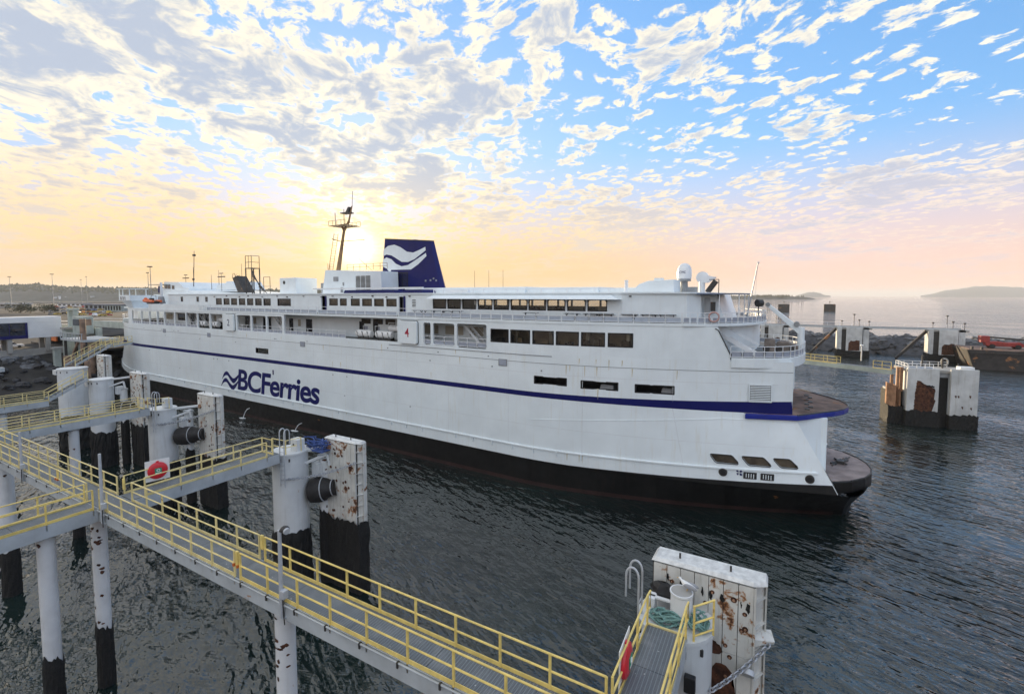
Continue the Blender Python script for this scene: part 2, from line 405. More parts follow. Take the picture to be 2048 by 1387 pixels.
def struct(o): o['kind'] = 'structure'; return o
def stuff(o): o['kind'] = 'stuff'; return o
ORD = ['first', 'second', 'third', 'fourth', 'fifth', 'sixth', 'seventh', 'eighth', 'ninth', 'tenth', 'eleventh', 'twelfth',
       'thirteenth', 'fourteenth', 'fifteenth', 'sixteenth']
def rrect(x0, x1, z0, z1, r, n=4):
    pts = []
    for cx, cz, a0 in ((x1 - r, z1 - r, 0), (x0 + r, z1 - r, 90), (x0 + r, z0 + r, 180), (x1 - r, z0 + r, 270)):
        for k in range(n + 1):
            t = R(a0 + 90 * k / n); pts.append((cx + r * math.cos(t), cz + r * math.sin(t)))
    return pts

# ------------------------------------------------------------------ water
bm_ = MB(); bm_.quad((-45000, -45000, 0), (45000, -45000, 0), (45000, 45000, 0), (-45000, 45000, 0))
struct(bm_.build('water', WATER))

# ================================================================== the ferry (local: x along the hull, y inboard from the near side, z up)
SROT = R(-2.22569577)
sd_ = Vector((math.cos(SROT), math.sin(SROT), 0)); sn_ = Vector((-sd_.y, sd_.x, 0))
ferry = thing('car_ferry', 'long white car ferry with navy stripe, blue funnel and lettered side', 'ferry', sn_ * 42.5505, SROT)
MIDS, BEAM = -65.7, 26.0
BOWX = 11.0                                            # the bow half is a little longer
def dst(s): return s - MIDS if s > MIDS else max(0.0, MIDS - s - BOWX)
def mir(s): return 2 * MIDS - s - BOWX
def dyf(s, z=9.0):
    d = dst(s); t = max(0.0, (d - 40) / 25.35)
    y = 6.2 * t ** 1.8
    if z < 2.75: y += (2.75 - z) / 2.75 * 2.4 * t * t
    return min(y, 12.9)
def sx(s, z):
    """lower plating runs out further than the upper: slanted end edge"""
    d = dst(s)
    if d > 50 and z < 9.4:
        k = min(6.6, 9.4 - z) * 0.55 * (d - 50) / 15.35
        return s + (k if s > MIDS else -k)
    return s
def ysf(x, z):
    """distance inboard of the real plating at x near the stern"""
    k = min(6.6, max(0, 9.4 - z)) * 0.55 / 15.35
    s_ = (x + k * (MIDS + 50)) / (1 + k)
    return dyf(min(s_, -0.35) if s_ - MIDS > 50 else x, z)
def fr(a, b, n): return [a + (b - a) * k / n for k in range(n + 1)]
def panel(sl, zl, holes, surf, depth=0.22):
    """plating with real openings; each opening gets its reveal"""
    m = MB()
    for h in holes: sl = sl + [h[0], h[1]]; zl = zl + [h[2], h[3]]
    sl = sorted(set(round(x, 3) for x in sl)); zl = sorted(set(round(x, 3) for x in zl))
    idx = {}
    def vid(s, z, d=0.0):
        k = (s, z, d)
        if k not in idx: idx[k] = len(m.v); m.v.append(tuple(surf(s, z, d)))
        return idx[k]
    hs = [tuple(round(x, 3) for x in h[:4]) for h in holes]
    def inh(s, z): return any(h[0] < s < h[1] and h[2] < z < h[3] for h in hs)
    for i in range(len(sl) - 1):
        for j in range(len(zl) - 1):
            a, b, c, d = sl[i], sl[i + 1], zl[j], zl[j + 1]
            if inh((a + b) / 2, (c + d) / 2): continue
            m.f.append((vid(a, c), vid(b, c), vid(b, d), vid(a, d)))
    for h in hs:
        ss = [x for x in sl if h[0] <= x <= h[1]]
        for i in range(len(ss) - 1):
            for z in (h[2], h[3]): m.f.append((vid(ss[i], z), vid(ss[i + 1], z), vid(ss[i + 1], z, depth), vid(ss[i], z, depth)))
        for x in (h[0], h[1]): m.f.append((vid(x, h[2]), vid(x, h[3]), vid(x, h[3], depth), vid(x, h[2], depth)))
    return m
def side(s, z, d=0.0):
    x = sx(s, z); return (x, dyf(s, z) + d, z)
def pl(m, name, mt, sm=True, parent=None):
    me = bpy.data.meshes.new(name); me.from_pydata(m.v, [], m.f); me.update()
    # outward (towards -y) normals
    me.materials.append(mt)
    if sm: me.shade_smooth(); me.set_sharp_from_angle(angle=R(28))
    return link(name, me, parent or ferry)
def ring(poly_in, poly_out, fn, y0, y1, name, mt, parent):
    m = MB(); n = len(poly_in)
    for p in (poly_out, poly_in):
        for x, z in p: m.v.append(fn(x, z, y0))
    for x, z in poly_in: m.v.append(fn(x, z, y1))
    for x, z in poly_out: m.v.append(fn(x, z, y1))
    for k in range(n):
        q = (k + 1) % n
        m.f += [(k, q, n + q, n + k), (n + k, n + q, 2 * n + q, 2 * n + k), (3 * n + k, 3 * n + q, q, k)]
    return m.build(name, mt, parent)
def window(s0, s1, z0, z1, fn, pane, name='window', r=0.16, deep=0.10, frame=BLKR, fw=0.05, parent=None):
    f = ring(rrect(s0 + fw, s1 - fw, z0 + fw, z1 - fw, r), rrect(s0 - 0.05, s1 + 0.05, z0 - 0.05, z1 + 0.05, 0.05), fn, -0.02, deep, name, frame, parent or ferry)
    if pane is not None:
        m = MB(); m.quad(fn(s0, z0, deep), fn(s1, z0, deep), fn(s1, z1, deep), fn(s0, z1, deep))
        pl(m, 'pane', pane, False, f)
    return f
def flat(y):
    return lambda s, z, d=0.0: (s, y + d, z)

# ---- hull plating
base_s = fr(-142.05, -0.35, 98)
hull_holes = [(-74.5, -71.15, 10.88, 11.62), (-23.45, -19.95, 10.90, 11.65), (-18.45, -14.9, 10.80, 11.55), (-13.3, -9.9, 10.75, 11.50)]
def nom(a): return (a - 2.476) / 1.1577
lowwin = [(-6.6, -4.45), (-4.0, -1.9), (-1.5, 0.15)]
low_holes = [(nom(a), nom(b), 4.62, 5.52) for a, b in lowwin]
bow_holes = [(mir(-4.6), mir(-2.9), 10.6, 11.4), (mir(-1.9), mir(-0.7), 10.6, 11.4)]
hm = panel(base_s, [2.75, 3.4, 4.1, 5.0, 6.0, 7.2, 8.4, 9.4, 10.6, 12.0, 13.05, 14.05], hull_holes + low_holes + bow_holes, side, 0.3)
hull = pl(hm, 'hull', W_HULL)
m = MB()                                             # far side and ends, plain
for i in range(len(base_s) - 1):
    a, b = base_s[i], base_s[i + 1]
    for z0, z1 in ((2.75, 9.4), (9.4, 14.05)):
        q = [side(a, z0), side(b, z0), side(b, z1), side(a, z1)]
        m.quad(*[(x, BEAM - y, z) for x, y, z in q])
pl(m, 'hull_far_side', W_HULL)
for h in hull_holes:                                  # vehicle deck openings: dark sheet behind stands for the deck's shade, a parked van roof in some
    f = window(h[0], h[1], h[2], h[3], side, None, 'vehicle_deck_opening', 0.08, 0.28, BLKR, 0.04)
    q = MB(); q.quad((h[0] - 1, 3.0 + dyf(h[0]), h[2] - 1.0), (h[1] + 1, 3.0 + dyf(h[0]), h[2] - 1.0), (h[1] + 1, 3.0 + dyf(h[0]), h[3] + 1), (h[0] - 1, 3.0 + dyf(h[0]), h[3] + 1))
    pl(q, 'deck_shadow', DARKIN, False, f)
for a, b in ((-17.0, -15.4), (-11.3, -10.1)):
    q = MB(); q.hexa([(a, dyf(a) + 0.7, 10.2), (b, dyf(a) + 0.7, 10.2), (b, dyf(a) + 2.4, 10.2), (a, dyf(a) + 2.4, 10.2)],
                     [(a + .2, dyf(a) + 0.8, 11.2), (b - .1, dyf(a) + 0.8, 11.2), (b - .1, dyf(a) + 2.3, 11.2), (a + .2, dyf(a) + 2.3, 11.2)])
    q.build('van_roof_inside', GREYB, ferry, bevel=0.1)
for h in low_holes:
    def lf(s, z, d=0.0):
        x, y, zz = side(s, z, d); return (x, y, zz)
    a, b = h[0], h[1]; k = 0.28
    pin = [(a + .03, 5.42), (a + .02, 5.28), (a + .22, 4.78), (a + .34, 4.68), (b - .12, 4.68), (b - .03, 4.76), (b - .02, 4.92), (b - .24, 5.38), (b - .34, 5.47), (a + .1, 5.47)]
    pout = [(a - .05, 5.5), (a - .05, 5.2), (a - .05, 4.7), (a + .1, 4.58), (b - .1, 4.58), (b + .05, 4.6), (b + .05, 4.9), (b + .05, 5.56), (b - .2, 5.56), (a, 5.56)]
    f = ring(pin, pout, lf, -0.02, 0.2, 'mooring_window', W_HULL, ferry)
    q = MB(); q.tube([lf(x, z, -.03) for x, z in pin], .04, 6, True); q.build('gasket', BLKR, f)
    q = MB(); q.quad(lf(a, 4.6, 0.22), lf(b, 4.6, 0.22), lf(b, 5.54, 0.22), lf(a, 5.54, 0.22)); pl(q, 'pane', PANE, False, f)
for h in bow_holes: window(h[0], h[1], h[2], h[3], side, PANEB, 'bow_window', 0.06, 0.15)
# ---- navy stripe, hull seams, rubbing bars: proud strips following the plating
def strip(name, mt, s0, s1, zf0, zf1, off=0.02, n=80, thick=0.0, parent=None):
    m = MB(); ss = fr(s0, s1, n)
    for i in range(n):
        a, b = ss[i], ss[i + 1]
        def P(s, z, o): x, y, zz = side(s, z); return (x, y - o, zz)
        A = (P(a, zf0(a), off), P(b, zf0(b), off), P(b, zf1(b), off), P(a, zf1(a), off)); m.quad(*A)
        if thick:
            B = (P(a, zf0(a), -0.05), P(b, zf0(b), -0.05), P(b, zf1(b), -0.05), P(a, zf1(a), -0.05))
            m.quad(A[0], A[1], B[1], B[0]); m.quad(A[3], A[2], B[2], B[3])
            if i == 0: m.quad(A[0], A[3], B[3], B[0])
            if i == n - 1: m.quad(A[1], A[2], B[2], B[1])
    return pl(m, name, mt, True, parent)
def sheer(s):
    d = dst(s); return 0.40 * max(0, (d - 40) / 25.0) ** 2
strip('navy_stripe', BLUE, -142.0, -0.38, lambda s: 9.45 - sheer(s) * 0.33, lambda s: 9.98 + sheer(s) * 1.25, 0.012)
strip('hull_seam', LINE, -139, -0.4, lambda s: 13.02 + sheer(s) * .2, lambda s: 13.06 + sheer(s) * .2, 0.03, thick=1)
strip('rubbing_bar', W_HULL, -141.5, -0.9, lambda s: 3.98 + sheer(s), lambda s: 4.10 + sheer(s), 0.13, thick=1)
strip('hull_knuckle', W_HULL, -24, -1.0, lambda s: 7.0 + 1.7 * min(1, (s + 24) / 18), lambda s: 7.05 + 1.7 * min(1, (s + 24) / 18), 0.03, n=30, thick=1)
strip('gangway_sill', LINE, -44.5, -21.5, lambda s: 13.78, lambda s: 13.84, 0.05, n=20, thick=1)
def zb(s): return 2.72 + 0.72 * max(0.0, (dst(s) - 46) / 19.35) ** 1.4
strip('fender_strake', BLACKH, -141.8, -0.4, lambda s: 2.76, lambda s: zb(s) + .05, 0.15, thick=1)
for s in fr(-122, -8, 44):
    if random.Random(int(s * 10)).random() < 0.6:
        q = MB(); q.box(s - .04, s + .04, dyf(s) - 0.16, dyf(s) - 0.02, 3.5, 4.0); q.build('rub_bracket', W_HULL, ferry)
# ---- underwater body: black with red boot topping
m = MB(); bs = fr(-142.05, -0.35, 60)
def bot(s, z): 
    x = sx(s, z); return (x, dyf(s, z), z)
for zz in ((-1.5, 0.0), (0.0, 0.5), (0.5, 2.75)):
    for i in range(60):
        m.quad(bot(bs[i], zz[0]), bot(bs[i + 1], zz[0]), bot(bs[i + 1], zz[1]), bot(bs[i], zz[1]))
pl(m, 'hull_bottom', BLACKH)
m = MB()
for zz in ((-1.5, 0.5), (0.5, 2.75)):
    for i in range(60):
        q = [bot(bs[i], zz[0]), bot(bs[i + 1], zz[0]), bot(bs[i + 1], zz[1]), bot(bs[i], zz[1])]
        m.quad(*[(x, BEAM - y, z) for x, y, z in q])
pl(m, 'hull_bottom_far_side', BLACKH)
strip('boot_topping', REDH, -142.0, -0.5, lambda s: 0.0, lambda s: 0.42, 0.015)
for sg in (1, -1):                                    # rounded ends of the lower body
    m = MB(); prof = []
    for z, tip in ((-1.5, 4.3), (0.2, 4.7), (1.2, 4.9), (2.2, 5.6), (2.6, 5.9)):
        x0, y0, _ = bot(-0.35, z); row = []
        for k in range(13):
            t = k / 12; a = math.pi * (t - 0.5)
            y = 13 + (13 - y0) * math.sin(a); x = x0 + (tip - x0) * math.cos(a) ** 0.8
            row.append((x if sg > 0 else mir(x), y, z))
        prof.append(row)
    for j in range(len(prof) - 1):
        for k in range(12): m.quad(prof[j][k], prof[j][k + 1], prof[j + 1][k + 1], prof[j + 1][k])
    m.build('stem', BLACKH, ferry, True)
def sym(pts): return pts + [(x, BEAM - y) for x, y in reversed(pts) if abs(y - 13) > 0.01]
low_out = sym([(-9, 2.65), (-6, 3.55), (-3, 4.55), (0.0, 5.6), (2.4, 6.9), (4.4, 8.4), (5.5, 9.9), (6.1, 11.4), (6.3, 13)])
up_out = sym([(-4.0, 4.35), (-0.6, 5.7), (0.1, 5.95), (0.8, 6.8), (2.0, 8.4), (3.0, 9.6), (3.8, 10.9), (4.2, 12.2), (4.24, 13)])
prom_out = sym([(-5.25, 4.05), (-3.4, 4.7), (-1.8, 5.6), (-0.6, 7.0), (0.05, 8.8), (0.42, 10.8), (0.55, 13)])
deck_out = sym([(-9.2, 2.65), (-7.4, 3.4), (-5.8, 4.8), (-4.5, 6.8), (-3.6, 9.2), (-3.1, 11.2), (-3.0, 13)])
def flip(p): return [(mir(x), y) for x, y in reversed(p)]
for fl in (0, 1):
    F = (lambda p: flip(p)) if fl else (lambda p: p)
    q = MB(); q.prism(F(low_out), 2.35, 3.42); q.build('lower_ramp_apron', BLACKH, ferry, bevel=0.08)
    q = MB(); q.prism(F([(x - .12, 13 + (y - 13) * .97) for x, y in low_out]), 3.42, 3.45); q.build('lower_ramp_deck', APRON, ferry)
    q = MB(); q.prism(F(up_out), 8.85, 9.30); q.build('upper_ramp_apron', BLUE2, ferry, bevel=0.06)
    q = MB(); q.prism(F([(x - .12, 13 + (y - 13) * .97) for x, y in up_out]), 9.30, 9.33); q.build('upper_ramp_deck', RUSTD, ferry)
    # end bulkheads: slanted wing panels, posts and the dark car-deck mouth
    g = (lambda x: mir(x)) if fl else (lambda x: x)
    for far in (0, 1):
        yy = (lambda y: BEAM - y) if far else (lambda y: y)
        c = side(-0.35, 9.2); e = side(-0.35, 3.25)
        q = MB(); q.quad((g(c[0]), yy(c[1]), 8.84), (g(e[0]), yy(e[1]), 3.44), (g(2.2), yy(8.4), 3.44), (g(2.0), yy(8.4), 8.84)); q.build('end_wing_panel', W_HULL, ferry)
        q = MB(); q.box(min(g(1.85), g(2.4)), max(g(1.85), g(2.4)), min(yy(8.3), yy(8.85)), max(yy(8.3), yy(8.85)), 3.44, 8.86); q.build('end_post', W_HULL, ferry, bevel=0.06)
        q = MB(); q.box(min(g(-0.75), g(-0.42)), max(g(-0.75), g(-0.42)), min(yy(6.15), yy(8.2)), max(yy(6.15), yy(8.2)), 9.33, 13.9); q.build('end_post', W_HULL, ferry)
    q = MB(); q.box(min(g(-6), g(-5.6)), max(g(-6), g(-5.6)), 7.2, 18.8, 3.25, 13.9); q.build('car_deck_mouth', DARKIN, ferry)  # dark slab across the opening, shade of the car deck put into its colour
rr = random.Random(15)
q = MB(); [q.tube([(3.1 + .28 * k, 12.0 + .5 * k, 3.5), (3.9 + .28 * k, 14.6 + .4 * k, 3.52)], .07, 6) for k in range(4)]; q.tube([(3.0, 12.6, 3.55), (4.5, 14.2, 3.6)], .09, 6); q.tube([(3.4, 14.4, 3.55), (4.3, 12.8, 3.6)], .08, 6); q.box(3.5, 4.1, 13.0, 13.7, 3.45, 3.75); q.build('ramp_lock_gear', DKMET, ferry)
q = MB(); q.tube([(x - .06, y, 9.36) for x, y in up_out[2:-2]], .06, 6); q.build('ramp_edge_coaming', DKMET, ferry, True)
q = MB(); q.tube([(x - .06, y, 3.48) for x, y in low_out[5:-5]], .06, 6); q.build('ramp_edge_coaming', DKMET, ferry, True)
for k in range(7): q = MB(); q.box(.6 + .3 * (k % 2), 1.0 + .3 * (k % 2), 8.9 + k * 1.2, 9.4 + k * 1.2, 9.33, 9.42); q.build('ramp_hinge', DKMET, ferry)
for k in range(9): q = MB(); a = -1 + k * .75; q.cyl((a, 6.0 - .02 + max(0, a - .5) * .6, 2.9), (a, 5.4 + max(0, a - .5) * .6, 2.9), .05, .05, 6)
# mooring pipes, propeller mark, grilles near the stern
for a in (-5.6, 1.15):
    y = ysf(a, 3.85) - 0.02; q = MB()
    q.cyl((a, y + 0.5, 3.9), (a, y - 0.12, 3.9), 0.36, 0.36, 16); f = q.build('mooring_fairlead', DKMET, ferry, True)
    q = MB(); q.cyl((a, y - .1, 3.9), (a, y - 0.135, 3.9), 0.23, 0.23, 16); q.build('fairlead_mouth', BLKR, f)
q = MB(); y = ysf(-4.3, 3.9) - 0.06
for k in range(4):
    a = R(45 + 90 * k); c, s_ = math.cos(a), math.sin(a)
    q.prismy([(-4.3 + c * r - s_ * w_, 3.98 + s_ * r + c * w_) for r, w_ in ((0.06, 0), (0.2, -0.1), (0.3, -0.05), (0.3, 0.07), (0.18, 0.1))], y, y + 0.06)
q.build('propeller_mark', BLUE, ferry)
for a in (-3.9, -2.55):
    y = ysf(a + .3, 3.8) - 0.04
    f = window(a, a + 0.95, 3.56, 4.04, lambda s, z, d=0.0: (s, ysf(s, z) + d - 0.05, z), BLKR, 'louvred_vent', 0.06, 0.02)
    for k in range(4):
        q = MB(); q.box(a + .14 + k * .2, a + .2 + k * .2, y - 0.08, y + 0.05, 3.62, 3.98); q.build('vent_bar', W_HULL, f)
f = window(-3.74, -2.0, 10.42, 12.0, lambda s, z, d=0.0: (s, dyf(s) + d - 0.11, z), BLKR, 'side_louvre', 0.06, 0.03, W_HULL)
for k in range(10):
    z = 10.5 + k * 0.155; q = MB()
    q.hexa([(-3.66, dyf(-3.66) - .15, z), (-2.08, dyf(-2.08) - .15, z), (-2.08, dyf(-2.08) - .085, z), (-3.66, dyf(-3.66) - .085, z)],
           [(-3.66, dyf(-3.66) - .15, z + .085), (-2.08, dyf(-2.08) - .15, z + .085), (-2.08, dyf(-2.08) - .085, z + .085), (-3.66, dyf(-3.66) - .085, z + .085)])
    q.build('louvre_slat', W_HULL, f)
for a, z in ((-27.85, 12.42), (-62.85, 12.52), (-89.6, 12.7), (-106.5, 12.8)):
    q = MB(); q.box(a, a + 1.1, dyf(a) - 0.06, dyf(a) + 0.05, z, z + .75); f = q.build('side_vent', GREYB, ferry, bevel=0.02)
    q = MB(); q.box(a + .1, a + 1.0, dyf(a) - 0.075, dyf(a) - 0.05, z + .08, z + .67); q.build('vent_mesh', MESHP, f)
# small fittings on the plating: brackets, lamps, drains
rr = random.Random(5)
for k in range(26):
    s = rr.uniform(-120, -12); z = rr.choice((12.2, 13.3, 8.9, 6.2)); q = MB()
    q.box(s, s + .12, dyf(s) - .07, dyf(s) + .02, z, z + .12); q.build('scupper', rr.choice((GREYB, LINE)), ferry)

SEAM = mat('plate weld seam', (0.70, 0.72, 0.74), 0.5, var=0.1)
for s in fr(-118, -10, 13):
    for z0, z1 in ((4.12, 9.4), (10.05, 12.98)):
        q = MB(); a, b = side(s, z0), side(s, z1); q.quad((a[0] - .018, a[1] - .006, z0), (a[0] + .018, a[1] - .006, z0), (b[0] + .018, b[1] - .006, z1), (b[0] - .018, b[1] - .006, z1)); q.build('plate_seam', SEAM, ferry)
strip('plate_seam', SEAM, -134, -1.5, lambda s: 6.4, lambda s: 6.43, 0.006)
strip('plate_seam', SEAM, -134, -1.5, lambda s: 11.95, lambda s: 11.98, 0.006)
STAIN = mat('rusty run-off stain', (0.66, 0.60, 0.46), 0.5, var=0.12, vscale=2.0)
for k in range(34):                                   # run-off stains below sills, openings and the rubbing bar
    s = rr.choice((rr.uniform(-44, -22), rr.uniform(-66, -44), rr.uniform(-110, -66), rr.uniform(-20, -9))); zt_ = rr.choice((13.75, 13.75, 13.0, 10.85, 4.0)); h_ = rr.uniform(.3, 1.1); w_ = rr.uniform(.03, .09); q = MB()
    q.quad((s - w_ * .3, dyf(s) - .006, zt_ - h_), (s + w_ * .2, dyf(s) - .006, zt_ - h_), (s + w_, dyf(s) - .006, zt_), (s - w_, dyf(s) - .006, zt_)); q.build('run_off_stain', STAIN, ferry)

# ---- lettering on the side
def text_mesh(body, size, offset, shear, ext):
    cu = bpy.data.curves.new('txt', 'FONT'); cu.body = body; cu.size = size; cu.offset = offset; cu.shear = shear; cu.extrude = ext
    cu.resolution_u = 6; cu.space_character = 0.93
    ob = bpy.data.objects.new('txt', cu); COL.objects.link(ob)
    bpy.context.view_layer.update()
    dg = bpy.context.evaluated_depsgraph_get()
    me = bpy.data.meshes.new_from_object(ob.evaluated_get(dg))
    bpy.data.objects.remove(ob, do_unlink=True)
    return me
def lettering(name, body, s0, s1, z0, z1, y, mt, offset=0.12, shear=0.0, parent=None):
    me = text_mesh(body, 4.0, offset, shear, 0.004)
    xs = [v.co.x for v in me.vertices]; ys = [v.co.y for v in me.vertices]
    x0, x1, b0, b1 = min(xs), max(xs), min(ys), max(ys)
    for v in me.vertices:
        v.co = (s0 + (v.co.x - x0) / (x1 - x0) * (s1 - s0), y - v.co.z, z0 + (v.co.y - b0) / (b1 - b0) * (z1 - z0))
    me.materials.clear(); me.materials.append(mt)
    return link(name, me, parent or ferry)
lettering('hull_lettering', 'BCFerries', -80.3, -58.65, 4.22, 7.80, -0.016, BLUE, 0.10, 0.12)
q = MB(); q.box(-70.1, -69.78, -.05, .02, 7.68, 8.42); q.build('hull_drain', NAVNUM, ferry, bevel=.05)
def catmull(P, n=8):
    out = []
    for i in range(len(P) - 1):
        p0, p1, p2, p3 = P[max(i - 1, 0)], P[i], P[i + 1], P[min(i + 2, len(P) - 1)]
        for k in range(n):
            t = k / n
            out.append(tuple(0.5 * ((2 * p1[c]) + (-p0[c] + p2[c]) * t + (2 * p0[c] - 5 * p1[c] + 4 * p2[c] - p3[c]) * t * t + (-p0[c] + 3 * p1[c] - 3 * p2[c] + p3[c]) * t ** 3) for c in range(len(p1))))
    out.append(tuple(P[-1])); return out
for dx, dz in ((0, 0), (-0.35, -1.2)):
    cl = catmull([(-85.25, 5.5, 0.02), (-84.4, 6.45, .28), (-83.4, 6.72, .34), (-82.4, 6.0, .40), (-81.5, 5.62, .42), (-80.5, 6.15, .32), (-79.6, 6.95, .12)])
    q = MB()
    for i in range(len(cl) - 1):
        a, b = cl[i], cl[i + 1]
        q.quad((a[0] + dx, -.012, a[1] + dz - a[2]), (b[0] + dx, -.012, b[1] + dz - b[2]), (b[0] + dx, -.012, b[1] + dz + b[2]), (a[0] + dx, -.012, a[1] + dz + a[2]))
    q.build('wave_emblem', BLUE, ferry)

# ---- promenade level: plating with openings, posts, inner house
ops = []
posts = [-121.3, -116.1, -112.4, -108.9, -105.9, -101.6, -97.2, -93.0, -88.6, -84.2]
for a, b in zip(posts[:-1], posts[1:]): ops.append((a + .16, b - .16, 14.2, 16.85))
ops += [(-79.8, -75.8, 14.2, 16.85), (-75.45, -71.5, 14.2, 16.85), (-71.15, -67.2, 14.2, 16.85)]
wide = (-66.75, -43.0, 14.2, 17.13)
ops2 = [(-38.7, -37.5, 14.1, 16.8), (-37.2, -33.9, 14.15, 16.8), (-33.6, -29.4, 14.05, 16.85)]
mw = [(-28.85, -26.6), (-26.3, -24.0), (-23.65, -21.35), (-21.05, -18.75), (-18.45, -16.2), (-15.85, -13.6)]
mwin = [(a, b, 15.0 + .012 * i, 16.36) for i, (a, b) in enumerate(mw)]
pm = panel(fr(-124.5, -6.6, 70), [14.05, 17.15], ops + [wide] + ops2 + mwin, side, 0.25)
pl(pm, 'promenade_side', W_SHIP)
q = MB()                                              # slanted aft edge of the side plating
A = [side(-6.6, 14.05), side(-5.3, 14.05), side(-5.3, 14.5), side(-6.4, 17.15), side(-6.6, 17.15)]
q.v = [tuple(p) for p in A]; q.f = [(0, 1, 2, 3, 4)]; pl(q, 'promenade_side_end', W_SHIP, False)
q = MB(); q.tube([side(-5.3, 14.2, -.02), side(-5.32, 14.6, -.02), side(-6.35, 16.85, -.02), side(-6.6, 17.0, -.02)], 0.05); q.build('opening_trim', BLKR, ferry)
for w_ in mwin: window(w_[0], w_[1], w_[2], w_[3], side, CLEAR, 'saloon_window', 0.22, 0.12)
for o_ in ops2: window(o_[0], o_[1], o_[2], o_[3], side, None, 'promenade_opening', 0.25, 0.2, W_SHIP, 0.03)
for o_ in ops[-3:]: window(o_[0], o_[1], o_[2], o_[3], side, None, 'promenade_opening', 0.22, 0.2, W_SHIP, 0.03)
# decks
def outl(z, s0, s1, off=0.0, n=60):
    ss = fr(s0, s1, n); near = [(s, dyf(s) + off) for s in ss]
    return near + [(s, BEAM - dyf(s) - off) for s in reversed(ss)]
q = MB(); q.prism(outl(14, -126, -5.25, 0.03), 13.92, 14.07); q.build('promenade_deck', DECKG, ferry)
q = MB(); q.prism(outl(17, -124, -9.2, -0.06), 17.15, 17.42); q.build('upper_deck', W_SHIP, ferry)
q = MB(); q.prism(deck_out, 17.15, 17.42); q.build('upper_deck_end', W_SHIP, ferry, bevel=0.03)
q = MB(); q.prism([(x - .1, 13 + (y - 13) * .98) for x, y in deck_out], 17.42, 17.44); q.build('deck_covering', DECKG, ferry)
q = MB(); q.prism(outl(17, -112, -9.3, 0.05), 17.42, 17.432); q.build('deck_covering', DECKG, ferry)
q = MB(); q.prism(prom_out, 13.45, 14.35); q.build('promenade_end', W_SHIP, ferry, bevel=0.04)
q = MB(); q.prism([(x - .12, 13 + (y - 13) * .98) for x, y in prom_out], 14.35, 14.37); q.build('deck_covering', DECKG, ferry)
q = MB(); q.prism(flip(prom_out), 13.45, 14.6); q.build('promenade_end', W_SHIP, ferry, bevel=0.04)
q = MB(); q.box(-114, -9.5, 3.3, 22.7, 14.07, 17.15); q.build('promenade_house', W_SHIP, ferry)
q = MB(); q.prism([(-9.5, 4.2), (-7, 5.6), (-5.2, 8), (-4.2, 10.5), (-3.9, 13), (-3.9, 18), (-9.5, 22)], 14.37, 17.15); q.build('stern_house', W_SHIP, ferry, True)
q = MB(); q.box(-29.2, -12.9, 3.1, 3.2, 14.1, 17.1); q.build('saloon_lining', CREAM, ferry); q = MB(); q.box(-29.3, -29.2, .35, 3.2, 14.1, 17.1); q.build('saloon_partition', CREAM, ferry)
rr = random.Random(77)
for k in range(11):
    a = -28.8 + k * 1.4; q = MB(); q.box(a, a + rr.uniform(.5, 1.0), dyf(a) + .5 + .6 * rr.random(), dyf(a) + 1.4, 14.1, 15.2 + rr.uniform(0, .5)); q.build('saloon_seat', rr.choice((DARKIN, CREAM, WINCH)), ferry)
for k in range(4): q = MB(); q.box(-27 + k * 4.2, -26.7 + k * 4.2, 2.2, 2.5, 14.1, 17.1); q.build('saloon_pillar', W_SHIP, ferry)
# inner wall details: dark door recesses and windows seen through the openings
rr = random.Random(11); s = -113.0
while s < -30:
    wd = rr.choice((0.9, 1.4, 2.2, 3.0)); dark = rr.random() < 0.55
    if -66 < s < -54: s += 1.0; continue
    z0, z1 = (14.1, 16.3) if (dark and wd < 2.4) else (15.1, 16.3)
    window(s, s + wd, z0, z1, flat(3.28), PANED if dark else CREAM, 'inner_door' if z0 < 15 else 'inner_window', 0.1, 0.015, BLKR if dark else W_SHIP, 0.06)
    s += wd + rr.uniform(0.8, 2.4)
for a in (-53.3, -50.9, -48.5): window(a, a + 1.75, 16.1, 16.72, flat(3.28), PANE, 'inner_window', 0.15, 0.015); window(a + .3, a + 1.3, 14.7, 15.75, flat(3.28), MESHP, 'door_panel', 0.05, 0.015, W_SHIP)
for a in (-100.5, -96.0, -72.5, -34.2):                # stairways behind the openings
    q = MB()
    for sgn in (0, 1.0):
        q.bar((a, 1.6 + sgn, 17.0), (a + 2.9, 1.6 + sgn, 14.3), 0.08, 0.3)
        q.bar((a, 1.6 + sgn, 17.9), (a + 2.9, 1.6 + sgn, 15.2), 0.05, 0.05)
    for k in range(9): q.box(a + .2 + k * .3, a + .45 + k * .3, 1.6, 2.6, 16.75 - k * .29, 16.79 - k * .29)
    q.build('deck_stair', W_RAIL if a > -90 else GREYB, ferry)
q = MB()
for sgn in (0, 1.1): q.bar((-8.2, 6.2 + sgn, 17.3), (-3.2, 6.2 + sgn, 14.4), 0.08, 0.34); q.bar((-8.2, 6.2 + sgn, 18.2), (-3.2, 6.2 + sgn, 15.4), 0.05, 0.05)
for k in range(10): q.box(-7.9 + k * .46, -7.5 + k * .46, 6.2, 7.3, 17.05 - k * .27, 17.1 - k * .27)
q.build('stern_stair', W_RAIL, ferry)

